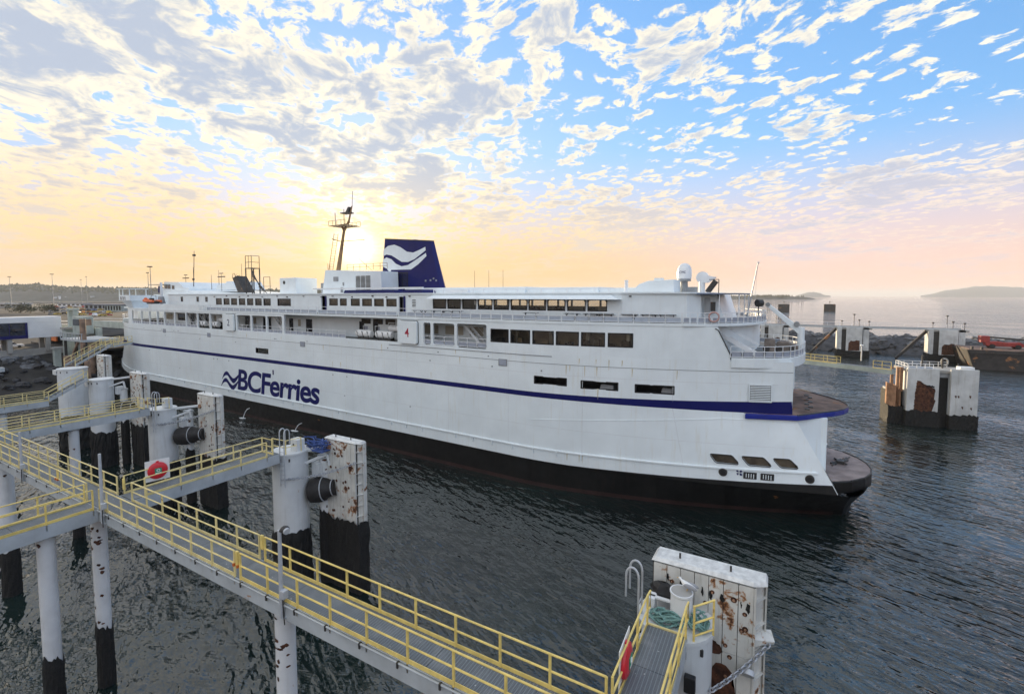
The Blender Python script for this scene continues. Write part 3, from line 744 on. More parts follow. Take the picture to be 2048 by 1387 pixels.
def railing(name, pts, z, h, sp=1.4, infill=MESHW, parent=None, mt=W_RAIL, rails=(1.0, 0.55), r=0.028, closed=False):
    """ship rail following a plan polyline: posts, rails and framed infill panels"""
    m = MB(); f = MB()
    P = [Vector((x, y, z)) for x, y in pts]
    for a, b in zip(P[:-1], P[1:]):
        L = (b - a).length; n = max(1, round(L / sp))
        for k in range(n):
            p, q_ = a.lerp(b, k / n), a.lerp(b, (k + 1) / n)
            m.bar(p, p + Vector((0, 0, h)), 0.05)
            if infill:
                d = (q_ - p).normalized(); pa, pb = p + d * .1, q_ - d * .1
                z0, z1 = Vector((0, 0, .12)), Vector((0, 0, h * .52))
                f.quad(pa + z0, pb + z0, pb + z1, pa + z1)
                for zz in (.1, h * .54): m.bar(p + Vector((0, 0, zz)), q_ + Vector((0, 0, zz)), 0.045)
        for k in rails: m.bar(a + Vector((0, 0, h * k)), b + Vector((0, 0, h * k)), 0.055)
    m.bar(P[-1], P[-1] + Vector((0, 0, h)), 0.05)
    o = m.build(name, mt, parent or ferry)
    if infill: f.build('infill_panel', infill, o)
    return o
def curve_pts(s0, s1, n, off): return [(s, dyf(s) + off) for s in fr(s0, s1, n)]
for a, b in zip(posts[:-1], posts[1:]):
    if a < -97 and a > -122: railing('promenade_rail', [(a + .2, dyf(a) + .12), (b - .2, dyf(b) + .12)], 14.15, 1.05, 1.3, MESHP)
for o_ in ops[-3:] + ops2: railing('promenade_rail', [(o_[0] + .1, dyf(o_[0]) + .12), (o_[1] - .1, dyf(o_[1]) + .12)], 14.15, 1.05, 1.3, MESHP)
railing('promenade_rail', [(-66.7, .15), (-53.0, .15)], 14.15, 1.05, 1.4, MESHP)
railing('upper_rail', curve_pts(-92, -59, 6, .1), 17.42, 1.0, 1.6, MESHW)
railing('upper_rail', curve_pts(-59, -43.4, 4, .35), 17.42, 1.0, 1.6, MESHW)
railing('upper_rail', curve_pts(-42.8, -9.4, 12, .06), 17.42, 1.0, 1.45, MESHW)
railing('stern_upper_rail', [(x - .08, y + .08 if y < 13 else y - .08) for x, y in deck_out], 17.42, 1.0, 0.75, MESHP)
railing('stern_rail', [(x - .06, y + .06 if y < 13 else y - .06) for x, y in prom_out], 14.36, 1.05, 1.2, MESHP)
railing('bow_rail', [(mir(x) + .1, y) for x, y in prom_out[:7]], 14.6, 1.0, 1.2, None)
q = MB(); q.box(-112.5, -92.3, dyf(-112.5) - 0.02, 0.06, 17.42, 18.35); q.build('boat_deck_bulwark', W_SHIP, ferry)
for k in range(5):
    q = MB(); q.box(-92.2 + k * .6, -91.75 + k * .6, -.03, .05, 17.44, 18.3); q.build('bulwark_stay', W_SHIP, ferry)

# ---- muster station cabinets with their numbers
for a, num, mt in ((-42.42, '4', REDNUM), (-83.25, '2', NAVNUM)):
    q = MB(); q.prismy(rrect(a, a + 2.9, 14.12, 16.9, 0.22), -0.34, 0.3); f = q.build('muster_cabinet', W_SHIP, ferry, bevel=0.03)
    q = MB(); q.box(a - .12, a + 3.3, 0.0, 0.35, 16.93, 17.08); q.build('cabinet_hood', W_SHIP, f)
    q = MB(); q.prismy(rrect(a - .05, a + 2.95, 14.07, 16.95, .26), -0.06, 0.02); q.build('cabinet_gasket', BLKR, f)
    lettering('station_number', num, a + 1.0, a + 1.7, 14.95, 16.05, -0.35, mt, 0.02, 0.0, f)
# ---- life rafts in their cradles
for a, y, two in ((-51.3, .75, 0), (-47.5, .75, 0), (-46.3, 1.9, 0.75), (-94.2, .75, 0), (-90.0, .75, 0), (-88.9, 1.9, 0.75)):
    L = 2.9; z = 14.95 + two; r_ = 0.48; q = MB()
    q.cyl((a + .18, y, z), (a + L - .18, y, z), r_, r_, 14); q.cyl((a, y, z), (a + .18, y, z), r_ * .78, r_, 14); q.cyl((a + L - .18, y, z), (a + L, y, z), r_, r_ * .78, 14)
    for k in (.33, .66, 1.0, 1.45, 1.9, 2.24, 2.57): q.cyl((a + k - .04, y, z), (a + k + .04, y, z), r_ + .03, r_ + .03, 14)
    f = q.build('life_raft', RAFT, ferry, True)
    if not two:
        q = MB()
        for k in (.5, 1.5, 2.5):
            q.bar((a + k, y - .55, z + .35), (a + k + .15, y - .35, z - .55), .07, .09); q.bar((a + k + .1, y - .4, z - .55), (a + k + .1, y + .6, z - .55), .07, .09)
        q.bar((a + .4, y - .35, z - .6), (a + 2.7, y - .35, z - .6), .08, .1); q.box(a + .5, a + .6, y - .35, y - .25, 14.07, z - .6); q.box(a + 2.4, a + 2.5, y - .35, y - .25, 14.07, z - .6)
        q.build('raft_cradle', DKMET, f)
    else:
        q = MB(); q.box(a + .4, a + .5, y - .3, y + .3, 14.07, z - .4); q.box(a + 2.3, a + 2.4, y - .3, y + .3, 14.07, z - .4); q.box(a + .4, a + 2.4, y - .08, y + .08, z - .5, z - .44); q.build('raft_cradle', DKMET, f)
# ---- upper deck house with windows on both sides
uw = [(-39.35, -37.32), (-37.0, -35.05), (-34.72, -32.78), (-32.4, -30.47), (-30.15, -28.18), (-27.84, -25.8), (-25.54, -23.48), (-23.22, -21.2), (-20.88, -18.9), (-18.6, -16.6)]
uwin = [(a, b, 18.43, 19.56) for a, b in uw]
hw = [(-91.4, -89.55), (-88.8, -86.95), (-86.3, -84.5), (-83.75, -81.9), (-81.2, -79.45), (-78.75, -76.95), (-76.3, -74.35), (-72.35, -68.9)]
hw2 = [(-59.4, -57.6), (-57.0, -55.65), (-54.65, -52.9), (-52.3, -50.45), (-49.9, -48.15), (-47.55, -45.75)]
hwin = [(a, b, 18.36, 19.48) for a, b in hw] + [(a, b, 18.6, 19.54) for a, b in hw2]
drs = [(-61.3, -60.0, 17.5, 20.0), (-45.3, -44.05, 17.5, 19.9)]
pl(panel(fr(-110, -15, 30), [17.42, 20.18], uwin + hwin + drs, flat(2.6), 0.18), 'upper_house_side', W_SHIP, False)
q = MB(); q.hexa([(-15, 2.6, 17.42), (-9.2, 4.1, 17.42), (-8.2, 5.5, 17.42), (-8.2, 20.5, 17.42), (-15, 23.4, 17.42)],
                 [(-15, 2.6, 20.18), (-9.2, 4.1, 20.18), (-8.2, 5.5, 20.18), (-8.2, 20.5, 20.18), (-15, 23.4, 20.18)]); q.build('aft_house', W_SHIP, ferry, True)
fwin = [(a, a + 2.0, 18.43, 19.56) for a in [-48 + 2.3 * k for k in range(14)]]
pl(panel(fr(-110, -15, 30), [17.42, 20.18], fwin, flat(23.4), -0.18), 'upper_house_far_side', W_SHIP, False)
q = MB(); q.box(-44, -43.8, 2.7, 12, 17.44, 20.17); q.build('saloon_bulkhead', CREAM, ferry)
q = MB(); q.box(-109.8, -44.2, 4.2, 4.4, 17.44, 20.17); q.build('cabin_partition', DARKIN, ferry)
for k in range(9):
    q = MB(); q.box(-40 + k * 2.6, -38.6 + k * 2.6, 6 + (k % 3) * 3, 7.2 + (k % 3) * 3, 17.44, 18.6); q.build('saloon_seat', DARKIN, ferry)
for w_ in uwin: window(w_[0], w_[1], w_[2], w_[3], flat(2.6), CLEAR, 'lounge_window', 0.2, 0.06, BLKR, 0.05)
for w_ in hwin: window(w_[0], w_[1], w_[2], w_[3], flat(2.6), PANED if w_[0] < -60 else PANE, 'cabin_window', 0.1, 0.06)
for d_ in drs:
    f = window(d_[0], d_[1], d_[2], d_[3], flat(2.6), None, 'doorway', 0.06, 0.16, W_SHIP, 0.03)
    q = MB(); q.box(d_[0], d_[1] - .35, 3.3, 3.35, 17.44, 20.0); q.build('door_leaf', GREYB, f); q = MB(); q.box(d_[1] - .3, d_[1] - .02, 2.5, 2.8, 17.44, 19.95); q.build('door_edge', BLUE, f)
q = MB(); q.hexa([(-39.5, 1.45, 19.62), (-15.1, 1.45, 19.62), (-15.1, 2.58, 19.62), (-39.5, 2.58, 19.62)], [(-39.4, 1.55, 19.74), (-15.4, 1.55, 19.74), (-16.2, 2.58, 20.12), (-39.0, 2.58, 20.12)]); q.build('window_visor', W_SHIP, ferry)
q = MB(); q.prism([(-110, 2.45), (-15, 2.45), (-9, 3.9), (-7.9, 5.4), (-7.9, 20.6), (-15, 23.55), (-110, 23.55)], 20.18, 20.34); q.build('house_roof', W_SHIP, ferry)
q = MB(); q.box(-47.5, -28, 6, 20, 20.34, 21.05); q.box(-28.01, -19, 6.4, 19.6, 20.34, 20.95); q.box(-19.01, -14.5, 6.8, 19, 20.34, 20.85); q.build('roof_casing', W_SHIP, ferry, bevel=.04)
rail_m = MB()
for k in range(16):
    a = -40 + k * 1.55; rail_m.box(a, a + .08, 3.4, 3.48, 20.34, 20.72)
rail_m.box(-40, -16, 3.38, 3.5, 20.7, 20.78); rail_m.box(-38, -34.5, 3.3, 3.9, 20.4, 20.66); rail_m.build('roof_handrail', W_RAIL, ferry)
for a, b in ((-57, -46.5), (-45.3, -41.8)):
    q = MB(); q.hexa([(a, 3.2, 20.34), (b, 3.2, 20.34), (b, 8.5, 20.34), (a, 8.5, 20.34)], [(a, 3.4, 20.8), (b - .25, 3.4, 20.8), (b - .25, 8.5, 20.8), (a, 8.5, 20.8)]); q.build('funnel_skirt', BLUE, ferry)
q = MB(); q.box(-64, -41.6, 3.1, 3.35, 20.9, 21.12); q.build('boat_deck_rail', W_RAIL, ferry)
for k in range(22):
    a = -92 + k * 3.7 + (k % 3) * .5; z = 19.75 + (k % 2) * .12; q = MB(); q.box(a, a + .22, 2.44, 2.6, z, z + .14); q.build('deck_light', rr.choice((DKMET, GREYB)), ferry)
for k in range(5): 
    q = MB(); q.box(-42.9, -42.3, 2.57, 2.61, 18.6 + k * .2, 18.68 + k * .2); q.build('vent_slat', DKMET, ferry)
# ---- funnel with its white waves
def ch(x0, x1, y0, y1, c): return [(x0 + c, y0), (x1 - c, y0), (x1, y0 + c), (x1, y1 - c), (x1 - c, y1), (x0 + c, y1), (x0, y1 - c), (x0, y0 + c)]
zt = lambda x: 28.93 - (x + 57.03) / 10.3 * 0.93
FB = [(-57.4, 10.8), (-44.9, 10.8), (-44.4, 11.3), (-47.0, 14.7), (-47.8, 15.3), (-57.4, 15.3), (-57.9, 14.8), (-57.9, 11.3)]
FT = [(-56.6, 11.0), (-47.2, 11.0), (-46.75, 11.45), (-49.3, 14.4), (-50.0, 14.9), (-56.6, 14.9), (-57.05, 14.45), (-57.05, 11.45)]
q = MB(); q.hexa([(x, y, 20.34) for x, y in FB], [(x, y, zt(x)) for x, y in FT])
fun = q.build('funnel', BLUE, ferry, bevel=.1)
q = MB(); q.hexa([(x, y, zt(x) + .002) for x, y in FT], [(x, y, zt(x) + .14) for x, y in FT]); q.build('funnel_rim', DKMET, fun)
for k in range(3): q = MB(); q.cyl((-56 + k * 2.0, 13, 28), (-56 + k * 2.0, 13, 28.95 - k * .1), .5, .45, 12); q.build('exhaust_pipe', DKMET, fun)
def fy(z): return 10.8 + (z - 20.34) / 8.4 * 0.2
UPR = [(-56.87, 27.28), (-55.87, 27.82), (-54.48, 27.95), (-53.12, 27.48), (-51.8, 26.73), (-50.49, 26.53), (-49.2, 26.89), (-48.05, 27.27), (-47.99, 26.74), (-48.95, 26.21), (-50.25, 25.51), (-51.57, 25.14), (-52.9, 25.22), (-53.98, 25.76), (-55.07, 26.3), (-56.18, 26.49), (-56.95, 26.28)]
LWR = [(-57.0, 25.69), (-56.19, 26.05), (-55.08, 25.7), (-54.13, 24.97), (-52.91, 24.54), (-51.57, 24.69), (-49.99, 25.4), (-47.94, 26.36), (-47.82, 25.88), (-49.49, 24.71), (-50.93, 23.99), (-55.12, 24.05), (-55.41, 23.52), (-56.09, 24.24), (-57.1, 24.68)]
for P_ in (UPR, LWR):
    cx_ = catmull([P_[-1]] + P_, 3) if False else P_
    bm2 = bmesh.new()
    vs_ = [bm2.verts.new((x, fy(z) - 0.02, z)) for x, z in cx_]
    bmesh.ops.triangulate(bm2, faces=[bm2.faces.new(vs_)])
    me = bpy.data.meshes.new('funnel_wave'); bm2.to_mesh(me); bm2.free(); me.materials.append(W_SHIP); link('funnel_wave', me, fun)
q = MB(); q.quad((-54.88, fy(21.3) - .02, 21.3), (-51.54, fy(21.3) - .02, 21.3), (-51.54, fy(23.6) - .02, 23.6), (-54.88, fy(23.6) - .02, 23.6)); f = q.build('funnel_grille', BLKR, fun)
for i in range(3):
    for k in range(12):
        a = -54.78 + i * 1.1; z = 21.4 + k * .18; q = MB(); q.box(a, a + .95, fy(z) - .07, fy(z) - .02, z, z + .07); q.build('grille_slat', BLUE, f)
for a, z in ((-48.04, 22.1), (-47.1, 22.15), (-46.5, 22.4), (-46.0, 22.1)):
    q = MB(); q.box(a, a + .25, fy(z) - .1, fy(z), z, z + .25); q.build('funnel_lamp', GREYB, fun)
# ---- casing, mast, radar gear
q = MB(); q.hexa([(-67.0, 7, 20.34), (-53.2, 7, 20.34), (-53.2, 10.5, 20.34), (-67.0, 15, 20.34)], [(-66.1, 7, 24.14), (-53.3, 7, 23.65), (-53.3, 10.5, 23.65), (-66.1, 15, 24.14)]); f = q.build('engine_casing', W_SHIP, ferry, bevel=.05)
for i in range(3):
    for k in range(13):
        a = -58.75 + i * 1.12; z = 20.75 + k * .18; q = MB(); q.box(a, a + .95, 6.93, 7.0, z, z + .09); q.build('casing_louvre', DKMET, f)
for x, z, a, b in ((-64.0, 22.3, 1.1, .7), (-61.8, 21.6, .25, .5), (-62.3, 20.5, .5, .8)):
    q = MB(); q.box(x, x + a, 6.9, 7.0, z, z + b); q.build('casing_locker', GREYB, f)
mast = MB()
mast.cyl((-65.4, 9, 24.0), (-63.75, 9, 30.6), .38, .2, 12)
mast.bar((-63.75, 9, 30.5), (-62.5, 9, 32.0), .28); mast.cyl((-62.6, 9, 31.8), (-61.75, 9, 34.3), .16, .1, 8); mast.bar((-63.8, 9, 30.5), (-64.4, 9, 31.6), .22)
mo = mast.build('mast', BRONZE, ferry, True)
q = MB(); q.bar((-66.8, 9, 29.4), (-64.6, 9, 28.85), .12); q.bar((-64.6, 9, 28.85), (-59.0, 9, 28.8), .16, .1); q.build('mast_yard', BRONZE, mo)
q = MB(); q.box(-65.6, -61.6, 7.5, 10.5, 31.2, 31.28)
for x in (-65.6, -64.6, -63.6, -62.6, -61.6):
    for y in (7.5, 10.5): q.bar((x, y, 31.28), (x, y, 32.0), .05)
q.bar((-65.6, 7.5, 32.0), (-61.6, 7.5, 32.0), .05); q.bar((-65.6, 10.5, 32.0), (-61.6, 10.5, 32.0), .05); q.build('crows_nest', BRONZE, mo)
q = MB(); q.bar((-65.8, 9, 31.3), (-63.7, 9, 31.4), .07); q.bar((-65.8, 9, 31.3), (-65.9, 9, 33.6), .07); q.bar((-61.7, 9, 34.2), (-61.5, 9, 36.6), .05); q.bar((-63.7, 9, 31.3), (-63.7, 9, 34), .07); q.bar((-63.7,9,33.3),(-61.6,9,34.3),.06); q.box(-63.9, -62.0, 8.4, 9.6, 33.2, 33.35); q.hexa([(-62.9, 8.6, 33.35), (-62.2, 8.6, 33.35), (-62.2, 9.4, 33.35), (-62.9, 9.4, 33.35)], [(-62.5, 8.8, 34.2), (-62.2, 8.8, 34.2), (-62.2, 9.2, 34.2), (-62.5, 9.2, 34.2)]); q.build('mast_antenna', DKMET, mo)
q = MB()
for y in (8.5, 9.3):
    q.bar((-67.2, y, 24.1), (-65.6, y, 30.2), .06)
for k in range(14): q.bar((-67.2 + k * .115, 8.5, 24.4 + k * .43), (-67.2 + k * .115, 9.3, 24.4 + k * .43), .04)
q.bar((-67.9, 8.9, 24.1), (-67.9, 8.9, 25.4), .06); q.bar((-67.4, 8.9, 24.1), (-67.4, 8.9, 25.2), .06); q.build('mast_ladder', BRONZE, mo)
q = MB(); q.bar((-64.0, 9, 28.3), (-57.5, 9, 24.0), .04); q.build('mast_stay', DKMET, mo)
railing('casing_rail', [(-62, 8), (-53, 8)], 24.0, .9, 1.6, None, mt=BRONZE)
q = MB(); q.box(-75.5, -71, 5, 9, 20.34, 22.97); f = q.build('fan_house', W_SHIP, ferry, bevel=.06); q = MB(); q.cyl((-74.2, 4.99, 22.2), (-74.2, 4.96, 22.2), .3, .3, 12); q.build('porthole', BLKR, f)
q = MB(); q.box(-68.7, -65.6, 8, 10, 20.34, 22.1); q.build('roof_locker', GREYB, ferry, bevel=.05)
# forward escape-slide tower: dark lattice
tw = MB()
for x in (-90.2, -88.2):
    for y in (7.5, 9): tw.bar((x, y, 20.3), (x, y, 25.2), .16)
for x, y in ((-90.2, 7.5), (-88.2, 7.5), (-88.2, 9)): tw.bar((x, y, 25.2), (x, y, 27.5), .08)
for z in (25.2, 26.3, 27.5):
    tw.bar((-90.2, 7.5, z), (-88.2, 7.5, z), .08); tw.bar((-88.2, 7.5, z), (-88.2, 9, z), .08)
tw.bar((-89.2, 7.5, 25.2), (-89.2, 7.5, 27.5), .06); tw.box(-90.2, -88.2, 7.5, 9, 25.1, 25.2)
for k in range(5): tw.bar((-88.2, 7.5, 25 - k * .3), (-85.6 + k * .35, 7.5, 21.4 - k * .1), .08)
tw.bar((-90.2, 7.5, 23), (-88.2, 7.5, 21), .08); tw.bar((-90.2, 7.5, 21), (-88.2, 7.5, 23), .08); tw.bar((-86, 7.5, 21.6), (-83.5, 7.5, 20.5), .1)
tw.build('escape_tower', DKMET, ferry)
q = MB(); q.hexa([(-92.6, 7.2, 20.6), (-90.3, 7.2, 20.6), (-90.3, 9.2, 20.6), (-92.6, 9.2, 20.6)], [(-94.4, 7.2, 23.4), (-93.0, 7.2, 23.8), (-93.0, 9.2, 23.8), (-94.4, 9.2, 23.4)]); q.build('slide_box', DKMET, ferry)
q = MB()
for i in range(3):
    a = -94.3 + i * .9; q.tube([(a, 7.2, 23.4 - i * .2), (a + .1, 7.2, 24.2 - i * .2), (a + .7, 7.2, 24.3 - i * .2), (a + 1.3, 7.2, 22.9 - i * .3)], .05)
q.bar((-84.4, 7.5, 20.4), (-84.4, 7.5, 23.4), .07); q.bar((-82.4, 7.5, 20.4), (-82.4, 7.5, 23.4), .07); q.bar((-84.4, 7.5, 23.4), (-82.4, 7.5, 23.4), .07); q.bar((-86, 7.5, 21.7), (-82, 7.5, 21.7), .05); q.build('tower_handrail', DKMET, ferry)
# ---- aft roof gear
q = MB(); q.lathe([(.60, 0), (.72, .12), (.74, .7), (.70, 1.1), (.56, 1.42), (.34, 1.62), (.1, 1.7)], (-10.5, 9, 21.68), 20); dm = q.build('satellite_dome', W_RAIL, ferry, True)
q = MB(); q.cyl((-10.5, 9, 20.34), (-10.5, 9, 21.55), .42, .35, 10); q.cyl((-10.5, 9, 21.5), (-10.5, 9, 21.7), .68, .68, 16); q.box(-10.2, -9.2, 8.7, 9.3, 20.34, 20.9); q.build('dome_pedestal', GREYB, dm, True)
lettering('dome_mark', 'CWC', -10.85, -10.2, 22.3, 22.55, 8.235, NAVNUM, 0.02, 0.1, dm)
q = MB(); q.prismy([(-14.6, 20.34), (-14.75, 20.7), (-14.2, 21.2), (-13.3, 21.5), (-10.75, 21.6), (-10.75, 20.34)], 5.5, 8.5); f = q.build('fan_casing', W_SHIP, ferry, bevel=.05)
q = MB(); q.box(-12.9, -12.1, 6.2, 7.0, 21.5, 21.8); q.build('casing_cap', W_SHIP, f)
q = MB(); q.cyl((-15.4, 5, 20.34), (-15.4, 5, 21.6), .16, .16, 8)
for k in range(3): q.cyl((-15.4, 5, 20.9 + k * .28), (-15.4, 5, 21.0 + k * .28), .24, .24, 10)
q.build('lamp_post', W_RAIL, ferry, True)
q = MB(); q.cyl((-8.9, 10, 21.9), (-8.9, 10.35, 21.9), .62, .62, 18); q.cyl((-8.9, 10, 20.34), (-8.9, 10, 21.5), .3, .3, 12); q.hexa([(-8.9, 9.7, 21.3), (-8.3, 9.7, 21.35), (-8.3, 10.3, 21.35), (-8.9, 10.3, 21.3)], [(-8.9, 9.7, 22.2), (-7.5, 9.7, 21.9), (-7.5, 10.3, 21.9), (-8.9, 10.3, 22.2)]); q.build('ventilator_cowl', W_RAIL, ferry, True)
q = MB(); q.bar((-8.2, 9, 20.34), (-7.4, 9, 21.5), .4, .5); q.build('floodlight', DKMET, ferry)
q = MB(); q.bar((-7.0, 8, 18), (-7.0, 8, 21.6), .07); q.bar((-7.9, 8, 21.6), (-7.0, 8, 21.6), .07); q.build('aerial_frame', DKMET, ferry)
q = MB(); q.hexa([(-8.4, 4.6, 20.12), (-4.9, 6.4, 20.12), (-4.6, 13, 20.12), (-8.4, 13, 20.12)], [(-8.4, 4.6, 20.24), (-4.9, 6.4, 20.24), (-4.6, 13, 20.24), (-8.4, 13, 20.24)]); f = q.build('stern_canopy', CANVAS, ferry)
for x, y in ((-5.0, 6.6), (-4.8, 9.5), (-6.6, 5.7), (-4.7, 12.5)): q = MB(); q.cyl((x, y, 17.42), (x, y, 20.14), .05, .05, 6); q.build('canopy_post', W_RAIL, f)
q = MB(); q.hexa([(-8.2, 6.5, 17.44), (-6.3, 7.5, 17.44), (-6.3, 18, 17.44), (-8.2, 18, 17.44)], [(-8.2, 6.5, 20.1), (-7.1, 7.5, 20.1), (-7.1, 18, 20.1), (-8.2, 18, 20.1)]); q.build('stern_cabin', W_SHIP, ferry)
for k, (a, b, z0, z1) in enumerate(((-8.0, -7.5, 18.2, 19.8), (-7.45, -7.0, 18.5, 19.4))):
    q = MB(); q.box(a, b, 6.2, 6.3, z0, z1); q.build('gear_locker', (GREYB, DKMET)[k], ferry)
q = MB(); q.cyl((-4.9, 13, 17.4), (-3.95, 13, 23.4), .07, .05, 8); q.cyl((-3.95, 13, 23.4), (-3.94, 13, 23.5), .14, .12, 8); q.bar((-4.0, 13, 23.2), (-4.2, 13, 17.6), .02); q.build('ensign_staff', GALV, ferry)
q = MB(); q.cyl((-3.65, 11, 17.4), (-3.65, 11, 19.0), .05, .05, 8); f = q.build('searchlight_post', DKMET, ferry)
q = MB(); q.cyl((-3.8, 10.9, 19.25), (-3.4, 11.3, 19.25), .36, .36, 14); q.build('searchlight', DKMET, f)
# picture of the stern deck: crane, winches
q = MB(); q.cyl((.1, 11.5, 14.36), (.1, 11.5, 16.9), .32, .3, 12); cr = q.build('deck_crane', W_SHIP, ferry, True)
q = MB(); q.hexa([(.35, 11.25, 16.6), (.35, 11.75, 16.6), (-.1, 11.75, 16.2), (-.1, 11.25, 16.2)][::1], [(-2.75, 11.35, 19.2), (-2.75, 11.65, 19.2), (-2.95, 11.65, 18.95), (-2.95, 11.35, 18.95)]); q.build('crane_boom', W_SHIP, cr, bevel=.04)
q = MB(); q.cyl((-2.85, 11.3, 19.1), (-2.85, 11.7, 19.1), .22, .22, 12); q.cyl((-.3, 11.1, 17.2), (-.3, 11.9, 17.2), .26, .26, 12); q.bar((-2.85, 11.5, 18.9), (-2.85, 11.5, 18.2), .04); q.build('crane_sheave', GREYB, cr, True)
for x, y, a, z in ((-2.9, 8.6, .9, 1.5), (-1.9, 9.2, 1.1, 1.25), (-.9, 9.8, .8, 1.0)):
    q = MB(); q.prismy(rrect(x, x + a, 14.37, 14.37 + z, .25), y, y + 1.1); f = q.build('mooring_winch', WINCH, ferry, bevel=.08)
    q = MB(); q.cyl((x + .2, y - .12, 14.9), (x + .2, y, 14.9), .3, .3, 12); q.build('winch_drum', DKMET, f)
q = MB(); q.tube([(-6.75 + .43 * math.cos(R(20 * k)) , 3.75, 18.05 + .43 * math.sin(R(20 * k))) for k in range(18)], .075, 8, True)
tag(q.build('lifebuoy', mat('faded pink lifebuoy', (.55, .33, .30), .6), ferry, True), 'x', 'x'); o = bpy.data.objects['lifebuoy']; del o['label']; del o['category']

# ---- forward superstructure
q = MB(); q.box(-121.5, -110, 4.5, 21.5, 17.42, 20.3); q.build('forward_house', W_SHIP, ferry)
q = MB(); q.hexa([(-120.5, 5.5, 20.3), (-92, 5.5, 20.3), (-92, 20.5, 20.3), (-120.5, 20.5, 20.3)], [(-120.5, 5.5, 21.6), (-92, 5.5, 20.4), (-92, 20.5, 20.4), (-120.5, 20.5, 21.6)]); q.build('bridge_deck_house', W_SHIP, ferry)
q = MB(); q.prismy([(-120.4, 20.3), (-120.0, 23.05), (-113.6, 22.9), (-112.4, 22.4), (-111.3, 21.7), (-109, 21.55), (-109, 20.3)], 6.0, 20.0); wh = q.build('wheelhouse', W_SHIP, ferry)
for k in range(6):
    y = 6.6 + k * 2.2; q = MB(); q.box(-120.32, -120.1, y, y + 1.9, 21.2, 22.3); q.build('wheelhouse_window', PANED, wh)
for a in (-119.6, -118.2, -116.4): q = MB(); q.box(a, a + 1.05, 5.95, 6.01, 21.1, 22.2); q.build('wheelhouse_window', PANED, wh)
q = MB(); q.prism([(-122.6, 4.0), (-117.2, 4.6), (-117.2, 7.0), (-122.6, 7.0)], 22.35, 22.45); q.build('wheelhouse_visor', DECKG, wh)
wing = MB(); wing.prism([(-124.6, -.7), (-119.2, -.7), (-119.2, 4.6), (-124.6, 4.6)], 18.9, 20.1); wg = wing.build('bridge_wing', W_SHIP, ferry, bevel=.04)
q = MB(); q.prism([(-125, -.9), (-119.0, -.9), (-119.0, 2.6), (-125, 2.6)], 21.35, 21.47); q.build('wing_roof', W_SHIP, wg)
for x, y in ((-124.5, -.6), (-119.4, -.6), (-124.5, 2.3), (-122.8, -.6), (-119.4, 2.3)): q = MB(); q.box(x - .08, x + .08, y - .08, y + .08, 20.1, 21.35); q.build('wing_post', W_SHIP, wg)
for a, b in ((-122.6, -122.2), (-121.6, -121.3), (-123.7, -123.2)): q = MB(); q.box(a, b, -.74, -.68, 19.1, 19.8); q.build('wing_window', PANEB, wg)
q = MB(); q.hexa([(-122.5, .2, 17.42), (-120, .2, 17.42), (-120, 4.6, 17.42), (-122.5, 4.6, 17.42)], [(-124.2, -.4, 18.9), (-119.5, -.4, 18.9), (-119.5, 4.6, 18.9), (-124.2, 4.6, 18.9)]); q.build('wing_bracket', W_SHIP, wg)
for a in (-104.7, -98.5, -95.2): window(a, a + .7, 18.9, 19.75, flat(2.58), PANEB, 'cabin_porthole', .1, .015)
for x, z0, z1, y in ((-113.5, 23, 26.2, 9), (-117, 23, 24.6, 9), (-109, 21.6, 25.6, 12), (-102, 21, 24.6, 9), (-98, 20.8, 26.5, 11), (-106, 21.3, 24.4, 9)):
    q = MB(); q.cyl((x, y, z0), (x, y, z1), .05, .03, 6)
    if x in (-117, -102): q.box(x - 1.3, x + 1.3, y - .1, y + .1, z1 - .8, z1 - .6); q.box(x - .6, x + .6, y - .1, y + .1, z1 - .1, z1 + .05)
    q.build('whip_antenna', DKMET, ferry)
q = MB(); q.cyl((-111.4, 8, 22), (-110.6, 8, 29.5), .09, .05, 8); q.box(-111.0, -110.4, 7.8, 8.2, 28.4, 28.8); q.cyl((-111.4, 8, 23.3), (-111.35, 8, 23.7), .22, .22, 8); q.build('signal_mast', DKMET, ferry)
q = MB(); q.prismy([(-104.5, 21.2), (-103.6, 22.2), (-101, 22.3), (-100, 22.9), (-98, 22.9), (-96.5, 21.2)], 9, 15); q.build('forward_deckhouse_cap', W_SHIP, ferry)
for x in (-40.5, -38.0, -35.6): q = MB(); q.cyl((x, 13, 21), (x, 13, 23.6), .03, .02, 6); q.build('whip_antenna', DKMET, ferry)
q = MB(); q.prism(flip([(-11, 5.0), (-6, 6), (-3, 8.5), (-2, 13), (-3, 17.5), (-6, 20), (-11, 21)]), 14.6, 17.15); q.build('bow_house', W_SHIP, ferry)
q = MB(); q.prism(flip([(x - 1.2, y) for x, y in deck_out]), 17.15, 17.45); q.build('forward_deck_end', W_SHIP, ferry)
for a in (-123.4, -122.2): q = MB(); q.bar((a, dyf(a) + .1, 14.2), (a + .6, dyf(a) + .1, 17.2), .22); q.build('bow_stanchion', W_SHIP, ferry)

